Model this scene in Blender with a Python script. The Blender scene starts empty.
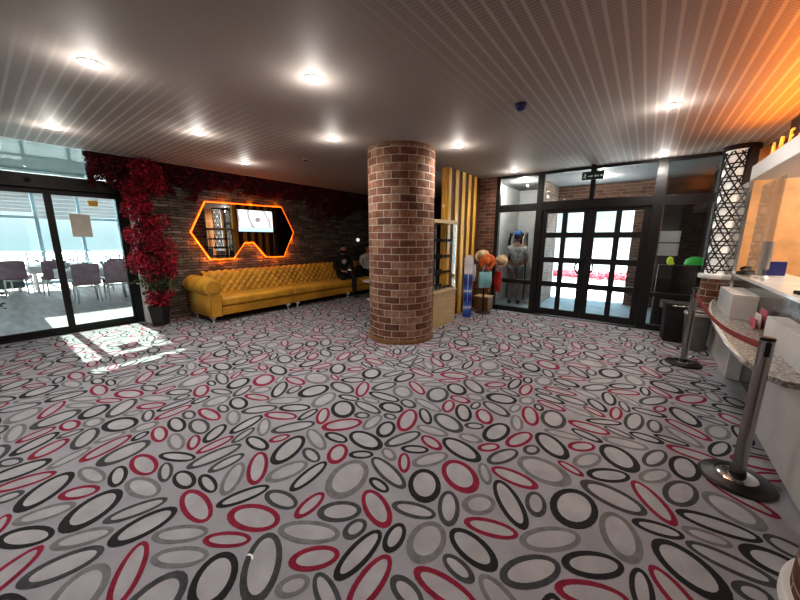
import bpy, bmesh, math, random
from mathutils import Vector, Matrix, noise
PI = math.pi
COL = bpy.context.scene.collection
sc = bpy.context.scene
CEIL = 2.82

# ------------------------------------------------------------------ materials
def nodes_of(name):
    m = bpy.data.materials.new(name); m.use_nodes = True
    nt = m.node_tree
    return m, nt, nt.nodes['Principled BSDF'], nt.nodes['Material Output']

def ramp(nt, fac, stops):
    r = nt.nodes.new('ShaderNodeValToRGB')
    el = r.color_ramp.elements
    while len(el) < len(stops): el.new(0.5)
    for e, (p, c) in zip(el, stops):
        e.position = p; e.color = (*c, 1)
    nt.links.new(fac, r.inputs[0])
    return r.outputs[0]

def mat(name, col, rough=.6, metal=0, var=.12, scale=8, bump=0, bscale=None, coat=0, emit=None, estr=0, stretch=(1,1,1)):
    m, nt, b, out = nodes_of(name)
    tc = nt.nodes.new('ShaderNodeTexCoord')
    mp = nt.nodes.new('ShaderNodeMapping'); mp.inputs['Scale'].default_value = stretch
    nt.links.new(tc.outputs['Object'], mp.inputs['Vector'])
    n = nt.nodes.new('ShaderNodeTexNoise'); n.inputs['Scale'].default_value = scale; n.inputs['Detail'].default_value = 4
    nt.links.new(mp.outputs[0], n.inputs['Vector'])
    c1 = tuple(max(0, c*(1-var)) for c in col); c2 = tuple(min(1, c*(1+var)) for c in col)
    nt.links.new(ramp(nt, n.outputs['Fac'], [(.3, c1), (.7, c2)]), b.inputs['Base Color'])
    b.inputs['Roughness'].default_value = rough; b.inputs['Metallic'].default_value = metal
    b.inputs['Coat Weight'].default_value = coat
    if bump:
        n2 = nt.nodes.new('ShaderNodeTexNoise'); n2.inputs['Scale'].default_value = bscale or scale*4
        nt.links.new(mp.outputs[0], n2.inputs['Vector'])
        bp = nt.nodes.new('ShaderNodeBump'); bp.inputs['Strength'].default_value = bump; bp.inputs['Distance'].default_value = .02
        nt.links.new(n2.outputs['Fac'], bp.inputs['Height']); nt.links.new(bp.outputs[0], b.inputs['Normal'])
    if emit:
        b.inputs['Emission Color'].default_value = (*emit, 1); b.inputs['Emission Strength'].default_value = estr
    return m

def mathn(nt, op, a, b=None, c=None):
    n = nt.nodes.new('ShaderNodeMath'); n.operation = op
    for i, v in enumerate((a, b, c)):
        if v is None: continue
        if isinstance(v, (int, float)): n.inputs[i].default_value = v
        else: nt.links.new(v, n.inputs[i])
    return n.outputs[0]

def glass_mat(name, tint=(1,1,1), refl=.08, rough=0.0, haze=0, edge=.55):
    m, nt, b, out = nodes_of(name); nt.nodes.remove(b)
    t = nt.nodes.new('ShaderNodeBsdfTransparent'); t.inputs[0].default_value = (*tint, 1)
    g = nt.nodes.new('ShaderNodeBsdfGlossy'); g.inputs['Roughness'].default_value = rough
    fr = nt.nodes.new('ShaderNodeLayerWeight'); fr.inputs[0].default_value = .5
    pw = mathn(nt, 'MULTIPLY', mathn(nt, 'POWER', fr.outputs['Facing'], 4.0), edge)
    ad = nt.nodes.new('ShaderNodeMath'); ad.operation = 'ADD'; ad.inputs[1].default_value = refl
    nt.links.new(pw, ad.inputs[0])
    mx = nt.nodes.new('ShaderNodeMixShader')
    nt.links.new(ad.outputs[0], mx.inputs[0]); nt.links.new(t.outputs[0], mx.inputs[1]); nt.links.new(g.outputs[0], mx.inputs[2])
    last = mx
    if haze:
        d = nt.nodes.new('ShaderNodeBsdfDiffuse'); d.inputs[0].default_value = (.9,.9,.9,1)
        m2 = nt.nodes.new('ShaderNodeMixShader'); m2.inputs[0].default_value = haze
        nt.links.new(mx.outputs[0], m2.inputs[1]); nt.links.new(d.outputs[0], m2.inputs[2]); last = m2
    nt.links.new(last.outputs[0], out.inputs[0])
    return m

def brick_mat(name, cols, mortar, bw, bh, ms=.012, uv=True, bump=.6, rough=.85, nscale=9, axes=None, warp=0):
    m, nt, b, out = nodes_of(name)
    tc = nt.nodes.new('ShaderNodeTexCoord')
    vec = tc.outputs['UV']
    if not uv:
        sp = nt.nodes.new('ShaderNodeSeparateXYZ'); nt.links.new(tc.outputs['Object'], sp.inputs[0])
        cb = nt.nodes.new('ShaderNodeCombineXYZ')
        nt.links.new(sp.outputs[axes[0]], cb.inputs[0]); nt.links.new(sp.outputs[axes[1]], cb.inputs[1])
        vec = cb.outputs[0]
    if warp:
        wn = nt.nodes.new('ShaderNodeTexNoise'); wn.inputs['Scale'].default_value = 2.2; wn.inputs['Detail'].default_value = 3; nt.links.new(vec, wn.inputs['Vector'])
        vm = nt.nodes.new('ShaderNodeVectorMath'); vm.operation = 'MULTIPLY_ADD'; vm.inputs[1].default_value = (warp*3, warp, 0)
        nt.links.new(wn.outputs['Color'], vm.inputs[0]); nt.links.new(vec, vm.inputs[2]); vec = vm.outputs[0]
    br = nt.nodes.new('ShaderNodeTexBrick')
    br.inputs['Scale'].default_value = 1; br.inputs['Brick Width'].default_value = bw; br.inputs['Row Height'].default_value = bh
    br.inputs['Mortar Size'].default_value = ms; br.inputs['Mortar Smooth'].default_value = .35
    br.inputs['Color1'].default_value = (0,0,0,1); br.inputs['Color2'].default_value = (1,1,1,1); br.inputs['Mortar'].default_value = (.5,.5,.5,1)
    br.inputs['Bias'].default_value = 0
    nt.links.new(vec, br.inputs['Vector'])
    n = nt.nodes.new('ShaderNodeTexNoise'); n.inputs['Scale'].default_value = nscale; n.inputs['Detail'].default_value = 6; n.inputs['Roughness'].default_value = .7
    nt.links.new(vec, n.inputs['Vector'])
    f = mathn(nt, 'ADD', mathn(nt, 'MULTIPLY', br.outputs['Color'], .34), mathn(nt, 'MULTIPLY', n.outputs['Fac'], .85))
    k = len(cols)
    colr = ramp(nt, f, [(.15+.7*i/(k-1), c) for i, c in enumerate(cols)])
    mx = nt.nodes.new('ShaderNodeMix'); mx.data_type = 'RGBA'
    nt.links.new(br.outputs['Fac'], mx.inputs[0]); nt.links.new(colr, mx.inputs[6]); mx.inputs[7].default_value = (*mortar, 1)
    nt.links.new(mx.outputs[2], b.inputs['Base Color'])
    b.inputs['Roughness'].default_value = rough
    h = mathn(nt, 'ADD', mathn(nt, 'MULTIPLY', mathn(nt, 'SUBTRACT', 1.0, br.outputs['Fac']), .8), mathn(nt, 'MULTIPLY', n.outputs['Fac'], .6))
    h = mathn(nt, 'ADD', h, mathn(nt, 'MULTIPLY', br.outputs['Color'], .5))
    bp = nt.nodes.new('ShaderNodeBump'); bp.inputs['Strength'].default_value = bump; bp.inputs['Distance'].default_value = .02
    nt.links.new(h, bp.inputs['Height']); nt.links.new(bp.outputs[0], b.inputs['Normal'])
    return m

M = {}
M['carpet'] = mat('carpet_ground', (.285,.285,.315), .95, var=.10, scale=5, bump=.35, bscale=220)
M['c_in'] = mat('carpet_ring_filling', (.325,.325,.345), .95, var=.12, scale=7, bump=.35, bscale=220)
M['c_black'] = mat('carpet_black', (.014,.014,.017), .95, var=.3, scale=20, bump=.35, bscale=220)
M['c_char'] = mat('carpet_charcoal', (.05,.052,.058), .95, var=.3, scale=20, bump=.35, bscale=220)
M['c_grey'] = mat('carpet_grey', (.155,.155,.16), .95, var=.2, scale=20, bump=.35, bscale=220)
M['c_red'] = mat('carpet_crimson', (.20,.009,.034), .95, var=.25, scale=20, bump=.35, bscale=220)
M['black'] = mat('black_painted_frame', (.008,.008,.009), .45, var=.2)
M['blackmatt'] = mat('matt_black', (.015,.015,.016), .7, var=.2)
M['darkwall'] = mat('dark_brown_wall', (.022,.016,.014), .8)
M['white'] = mat('white_paint', (.75,.75,.74), .45, var=.03)
M['desk'] = mat('white_gloss_desk', (.68,.67,.65), .22, var=.1, scale=2.5, coat=.3)
M['granite'] = mat('speckled_granite', (.30,.285,.26), .18, var=.7, scale=55)
M['darkstone'] = mat('dark_grey_marble', (.085,.083,.08), .2, var=.7, scale=9)
M['chrome'] = mat('brushed_steel', (.36,.35,.34), .24, metal=1, var=.1, scale=3, stretch=(1,1,.1))
M['steel'] = mat('polished_steel', (.8,.8,.8), .12, metal=1, var=.03)
M['rubber'] = mat('black_rubber', (.012,.012,.013), .3, var=.2)
M['belt'] = mat('red_webbing', (.27,.028,.022), .7, var=.15, scale=30)
M['glass'] = glass_mat('clear_glass', (.93,.95,.95), .03)
M['dglass'] = glass_mat('door_glass', (.86,.89,.89), .05)
M['acrylic'] = glass_mat('clear_acrylic', (.93,.92,.90), .09, rough=.03, haze=.04)
M['mirror'] = mat('silvered_mirror', (.92,.92,.92), 0.0, metal=1, var=0)
M['mustard'] = mat('mustard_velvet', (.56,.29,.03), .5, var=.22, scale=3, bump=.1, bscale=60)
M['mustard'].node_tree.nodes['Principled BSDF'].inputs['Sheen Weight'].default_value = .35
M['mustard'].node_tree.nodes['Principled BSDF'].inputs['Sheen Tint'].default_value = (1,.75,.25,1)
M['mustard2'] = mat('mustard_velvet_dark', (.38,.215,.03), .55, var=.2, scale=5)  # darker mustard of the arm piping
M['slatwood'] = mat('golden_pine_slat', (.80,.48,.09), .4, var=.25, scale=4, stretch=(6,6,.6), coat=.2)
M['slatback'] = mat('dark_red_backing', (.11,.04,.02), .6, var=.3)
M['birch'] = mat('pale_birch_panel', (.50,.37,.20), .5, var=.12, scale=5, stretch=(1,1,6))
M['birchdark'] = mat('brown_wood', (.20,.11,.05), .5, var=.25, scale=5, stretch=(6,6,.8))
M['orangewall'] = mat('orange_mottled_wallpaper', (.74,.42,.20), .5, var=.14, scale=7, bump=.1)
M['brass'] = mat('gold_letter', (.8,.45,.1), .3, metal=1, emit=(1,.5,.08), estr=.75)
M['led'] = mat('orange_led', (1,.4,.1), .5, emit=(1,.12,.004), estr=3.2)
M['lamp'] = mat('downlight_lens', (1,1,1), .5, emit=(1,.9,.76), estr=45)
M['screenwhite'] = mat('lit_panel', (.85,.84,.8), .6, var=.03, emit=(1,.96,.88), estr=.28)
M['petal'] = mat('crimson_petal', (.30,.006,.025), .7, var=.5, scale=6)
M['petal2'] = mat('bright_red_petal', (.48,.012,.045), .7, var=.4, scale=6)
M['petald'] = mat('dark_wine_petal', (.075,.004,.012), .8, var=.5, scale=6)
M['leaf'] = mat('dull_green_leaf', (.05,.075,.025), .6, var=.5, scale=9)
M['bark'] = mat('brown_stem', (.06,.035,.02), .85, var=.4)
M['skin'] = mat('skin', (.42,.24,.17), .55, var=.06)
M['hair'] = mat('dark_hair', (.012,.009,.008), .6, var=.4, scale=60)
M['cloth_black'] = mat('black_cloth', (.01,.01,.012), .85, var=.3, scale=30)
M['cloth_white'] = mat('white_cloth', (.55,.53,.50), .85, var=.1, scale=20)
M['cloth_grey'] = mat('grey_trousers', (.16,.16,.17), .85, var=.2, scale=20)
M['cloth_blue'] = mat('blue_cap', (.03,.12,.35), .8, var=.15)
M['mauve'] = mat('mauve_upholstery', (.32,.22,.27), .8, var=.2, scale=6)
M['linen'] = mat('white_table_linen', (.8,.8,.82), .7, var=.04)
M['bluewhite'] = mat('blue_white_window_frame', (.13,.21,.25), .5, var=.05)
M['blind'] = mat('white_blind', (.36,.40,.42), .7, var=.05)
M['tile'] = mat('pale_floor_laminate', (.30,.275,.285), .35, var=.35, scale=1.6, stretch=(1,6,1))
M['porch'] = mat('porch_grey', (.20,.20,.20), .7, var=.05)
M['rwhite'] = mat('restaurant_white', (.72,.74,.74), .6, var=.03)
M['pave'] = mat('grey_paving', (.30,.34,.38), .8, var=.15, scale=3)
M['pinkred'] = mat('pink_red_planter', (.50,.13,.17), .7, var=.4, scale=3)
M['teal'] = mat('pale_blue_bag', (.24,.50,.55), .7, var=.12)
M['bagwhite'] = mat('off_white_canvas', (.72,.68,.62), .8, var=.08)
M['orangestraw'] = mat('orange_straw', (.60,.14,.03), .75, var=.35, scale=25)
M['creamstraw'] = mat('cream_straw', (.55,.42,.26), .75, var=.2, scale=25)
M['redbag'] = mat('red_fabric', (.42,.03,.03), .75, var=.2)
M['greenbright'] = mat('bright_green', (.06,.5,.09), .6, var=.1, emit=(.05,.6,.08), estr=.15)
M['limey'] = mat('lime_yellow', (.65,.8,.05), .6, var=.1, emit=(.7,.9,.05), estr=.2)
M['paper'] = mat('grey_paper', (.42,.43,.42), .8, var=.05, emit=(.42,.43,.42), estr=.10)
M['paperbeige'] = mat('beige_paper', (.62,.60,.52), .8, var=.05)
M['yellowtag'] = mat('orange_sticker', (.85,.5,.1), .6)
M['bluepl'] = mat('dark_blue_plastic', (.02,.03,.16), .4)
M['silver'] = mat('silver_plastic', (.5,.5,.5), .3, metal=.6, var=.05)
M['bingrey'] = mat('grey_bin_plastic', (.13,.125,.115), .4, var=.15)
M['glassesdark'] = mat('tinted_lens', (.02,.02,.025), .1, var=.2)
M['stonewall'] = brick_mat('stacked_slate_wall', [(.024,.020,.017),(.085,.070,.056),(.17,.143,.115),(.32,.275,.225)], (.012,.01,.009), .30, .055, .006, uv=False, axes=(1,2), bump=1.0, nscale=7, warp=.07)
M['colbrick'] = brick_mat('rustic_brick', [(.022,.011,.008),(.10,.042,.026),(.21,.095,.055),(.36,.24,.165)], (.50,.45,.39), .24, .102, .006, uv=True, bump=.8, nscale=10)
M['wallbrick_x'] = brick_mat('brown_brick_wall', [(.04,.018,.012),(.13,.06,.04),(.24,.13,.09)], (.26,.22,.19), .24, .075, .006, uv=False, axes=(0,2))
M['wallbrick_y'] = brick_mat('brown_brick_side', [(.05,.03,.022),(.15,.09,.065),(.28,.19,.14)], (.30,.27,.24), .24, .075, .006, uv=False, axes=(1,2))

def ceiling_material():
    m, nt, b, out = nodes_of('perforated_metal_ceiling')
    tc = nt.nodes.new('ShaderNodeTexCoord'); sp = nt.nodes.new('ShaderNodeSeparateXYZ'); nt.links.new(tc.outputs['Object'], sp.inputs[0])
    x, y = sp.outputs[0], sp.outputs[1]
    P = .088
    def band(c):      # plain rib between rows of slots
        f = mathn(nt, 'FRACT', mathn(nt, 'DIVIDE', c, P)); return mathn(nt, 'LESS_THAN', f, .24)
    def fine(c, p, w):
        f = mathn(nt, 'FRACT', mathn(nt, 'DIVIDE', c, p)); return mathn(nt, 'GREATER_THAN', f, w)
    def smooth(c, a, bb):
        n = nt.nodes.new('ShaderNodeMapRange'); n.interpolation_type = 'SMOOTHSTEP'
        nt.links.new(c, n.inputs[0]); n.inputs[1].default_value = a; n.inputs[2].default_value = bb; return n.outputs[0]
    wl = smooth(x, -2.9, -4.6)
    wr = mathn(nt, 'MULTIPLY', smooth(x, -1.7, -.7), smooth(y, .3, 1.6))
    bl = band(y); brr = band(x)
    hl = mathn(nt, 'MULTIPLY', mathn(nt, 'SUBTRACT', 1.0, bl), fine(x, .03, .4))
    hr = mathn(nt, 'MULTIPLY', mathn(nt, 'SUBTRACT', 1.0, brr), fine(y, .03, .4))
    lines = mathn(nt, 'ADD', mathn(nt, 'MULTIPLY', wl, bl), mathn(nt, 'MULTIPLY', wr, brr))
    holes = mathn(nt, 'ADD', mathn(nt, 'MULTIPLY', wl, hl), mathn(nt, 'MULTIPLY', wr, hr))
    v = mathn(nt, 'ADD', .5, mathn(nt, 'MULTIPLY', lines, .17))
    v = mathn(nt, 'SUBTRACT', v, mathn(nt, 'MULTIPLY', holes, .17))
    nt.links.new(ramp(nt, v, [(.0, (.05,.048,.046)), (.5, (.32,.285,.262)), (1, (.62,.58,.54))]), b.inputs['Base Color'])
    b.inputs['Roughness'].default_value = .62
    return m
M['ceiling'] = ceiling_material()

def screen_material():
    m, nt, b, out = nodes_of('bright_tv_picture')
    tc = nt.nodes.new('ShaderNodeTexCoord'); sp = nt.nodes.new('ShaderNodeSeparateXYZ'); nt.links.new(tc.outputs['Object'], sp.inputs[0])
    w = nt.nodes.new('ShaderNodeTexWave'); w.wave_type = 'RINGS'; w.inputs['Scale'].default_value = .8; w.inputs['Distortion'].default_value = 11; w.inputs['Detail'].default_value = 2
    nt.links.new(tc.outputs['Object'], w.inputs['Vector'])
    c = ramp(nt, w.outputs['Fac'], [(0, (.28,.22,.24)), (.12, (.8,.76,.72)), (.7, (.92,.86,.78)), (1, (1,.97,.93))])
    mx = nt.nodes.new('ShaderNodeMix'); mx.data_type = 'RGBA'
    nt.links.new(mathn(nt, 'LESS_THAN', sp.outputs[2], -.22), mx.inputs[0]); nt.links.new(c, mx.inputs[6]); mx.inputs[7].default_value = (.5,.68,.85,1)
    b.inputs['Base Color'].default_value = (.02,.02,.02,1)
    nt.links.new(mx.outputs[2], b.inputs['Emission Color']); b.inputs['Emission Strength'].default_value = 1.5
    return m
M['screen'] = screen_material()

# ------------------------------------------------------------------ mesh helpers
class MB:
    def __init__(s): s.bm = bmesh.new(); s.mi = 0
    def _set(s, faces):
        for f in faces: f.material_index = s.mi
    def box(s, a, b, rot=0, piv=None):
        x0,y0,z0 = a; x1,y1,z1 = b
        v = [s.bm.verts.new(p) for p in ((x0,y0,z0),(x1,y0,z0),(x1,y1,z0),(x0,y1,z0),(x0,y0,z1),(x1,y0,z1),(x1,y1,z1),(x0,y1,z1))]
        fs = [s.bm.faces.new([v[i] for i in q]) for q in ((0,3,2,1),(4,5,6,7),(0,1,5,4),(1,2,6,5),(2,3,7,6),(3,0,4,7))]
        s._set(fs)
        if rot:
            piv = piv or ((x0+x1)/2, (y0+y1)/2, 0)
            bmesh.ops.rotate(s.bm, verts=v, cent=piv, matrix=Matrix.Rotation(rot, 3, 'Z'))
        return s
    def prism(s, pts, axis, a, b):     # closed outline extruded along an axis; pts in the other two axes (cyclic order)
        def P(p, t):
            if axis == 0: return (t, p[0], p[1])
            if axis == 1: return (p[0], t, p[1])
            return (p[0], p[1], t)
        A = [s.bm.verts.new(P(p, a)) for p in pts]; B = [s.bm.verts.new(P(p, b)) for p in pts]
        n = len(pts); fs = [s.bm.faces.new(A), s.bm.faces.new(B[::-1])]
        for i in range(n): fs.append(s.bm.faces.new((A[i], B[i], B[(i+1)%n], A[(i+1)%n])))
        s._set(fs); return s
    def tube(s, path, r, seg=10, closed=False):
        pts = [Vector(p) for p in path]; n = len(pts)
        rr = r if isinstance(r, (list, tuple)) else [r]*n
        rings = []; up = None
        for i, p in enumerate(pts):
            if closed: t = pts[(i+1)%n]-pts[i-1]
            else: t = pts[min(i+1,n-1)]-pts[max(i-1,0)]
            if t.length < 1e-9: t = Vector((0,0,1))
            t.normalize()
            if up is None: up = t.orthogonal().normalized()
            else:
                up = up - t*up.dot(t)
                up = up.normalized() if up.length > 1e-6 else t.orthogonal().normalized()
            bi = t.cross(up)
            rings.append([s.bm.verts.new(p+(up*math.cos(k*2*PI/seg)+bi*math.sin(k*2*PI/seg))*rr[i]) for k in range(seg)])
        fs = []
        for i in range(n if closed else n-1):
            a, b = rings[i], rings[(i+1)%n]
            for k in range(seg): fs.append(s.bm.faces.new((a[k], a[(k+1)%seg], b[(k+1)%seg], b[k])))
        if not closed: fs += [s.bm.faces.new(rings[0][::-1]), s.bm.faces.new(rings[-1])]
        s._set(fs); return s
    def lathe(s, prof, c=(0,0,0), seg=24, axis='Z', a0=0, a1=2*PI, uv=False):
        full = abs(a1-a0-2*PI) < 1e-6
        n = seg if full else seg+1
        rings = []
        for (r, z) in prof:
            ring = []
            for k in range(n):
                t = a0+(a1-a0)*k/seg
                x, y = r*math.cos(t), r*math.sin(t)
                p = (x, y, z) if axis == 'Z' else ((z, x, y) if axis == 'X' else (x, z, y))
                ring.append(s.bm.verts.new((c[0]+p[0], c[1]+p[1], c[2]+p[2])))
            rings.append(ring)
        L = s.bm.loops.layers.uv.verify() if uv else None
        fs = []
        for i in range(len(prof)-1):
            for k in range(seg):
                k2 = (k+1) % n
                f = s.bm.faces.new((rings[i][k], rings[i][k2], rings[i+1][k2], rings[i+1][k]))
                if uv:
                    R = max(p[0] for p in prof)
                    for lp, (kk, ii) in zip(f.loops, ((k,i),(k+1,i),(k+1,i+1),(k,i+1))):
                        lp[L].uv = ((a0+(a1-a0)*kk/seg)*R, prof[ii][1])
                fs.append(f)
        s._set(fs); return s
    def cyl(s, c, r, z0, z1, seg=20, axis='Z', r1=None):
        r1 = r if r1 is None else r1
        return s.lathe([(1e-4, z0), (r, z0), (r1, z1), (1e-4, z1)], c, seg, axis)
    def sphere(s, c, r, sx=1, sy=1, sz=1, seg=12):
        ret = bmesh.ops.create_uvsphere(s.bm, u_segments=seg, v_segments=max(6, seg//2+2), radius=r)
        for v in ret['verts']: v.co = Vector((v.co.x*sx+c[0], v.co.y*sy+c[1], v.co.z*sz+c[2]))
        fs = set()
        for v in ret['verts']: fs.update(v.link_faces)
        s._set(fs); return s
    def quad(s, pts):
        s._set([s.bm.faces.new([s.bm.verts.new(p) for p in pts])]); return s
    def grid(s, fn, nu, nv, closeu=False):
        V = [[s.bm.verts.new(fn(i/nu, j/nv)) for j in range(nv+1)] for i in range(nu+(0 if closeu else 1))]
        fs = []
        for i in range(nu):
            for j in range(nv):
                i2 = (i+1) % len(V)
                fs.append(s.bm.faces.new((V[i][j], V[i2][j], V[i2][j+1], V[i][j+1])))
        s._set(fs); return s
    def build(s, name, m, parent=None, smooth=None, bevel=0, loc=None):
        bmesh.ops.recalc_face_normals(s.bm, faces=s.bm.faces)
        me = bpy.data.meshes.new(name); s.bm.to_mesh(me); s.bm.free()
        for mm in (m if isinstance(m, (list, tuple)) else [m]): me.materials.append(M[mm] if isinstance(mm, str) else mm)
        o = bpy.data.objects.new(name, me); COL.objects.link(o)
        if parent: o.parent = parent
        if loc: o.location = loc
        if smooth:
            for p in me.polygons: p.use_smooth = True
            if smooth != 'all': me.set_sharp_from_angle(angle=math.radians(smooth))
        if bevel:
            b = o.modifiers.new('bevel', 'BEVEL'); b.width = bevel; b.segments = 3; b.limit_method = 'ANGLE'
            for p in me.polygons: p.use_smooth = True
            me.set_sharp_from_angle(angle=math.radians(50))
        return o

def tag(o, label=None, cat=None, group=None, kind=None):
    if label: o['label'] = label
    if cat: o['category'] = cat
    if group: o['group'] = group
    if kind: o['kind'] = kind
    return o
def thing(name, label, cat, loc=(0,0,0), rz=0, group=None):
    o = bpy.data.objects.new(name, None); COL.objects.link(o); o.empty_display_size = .1
    o.location = loc; o.rotation_euler = (0,0,rz)
    return tag(o, label, cat, group)
def struct(o, label=None, cat=None): return tag(o, label, cat, None, 'structure')
def sempty(name, label, cat, loc=(0,0,0)):
    return tag(thing(name, label, cat, loc), kind='structure')
def dup(root, loc, rz=None, label=None, group=None):
    r = root.copy(); COL.objects.link(r); r.location = loc
    if rz is not None: r.rotation_euler = (0,0,rz)
    if label: r['label'] = label
    if group: r['group'] = group
    for ch in list(root.children):
        c = ch.copy(); COL.objects.link(c); c.parent = r
        for g in ch.children:
            d = g.copy(); COL.objects.link(d); d.parent = c
    return r

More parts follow.
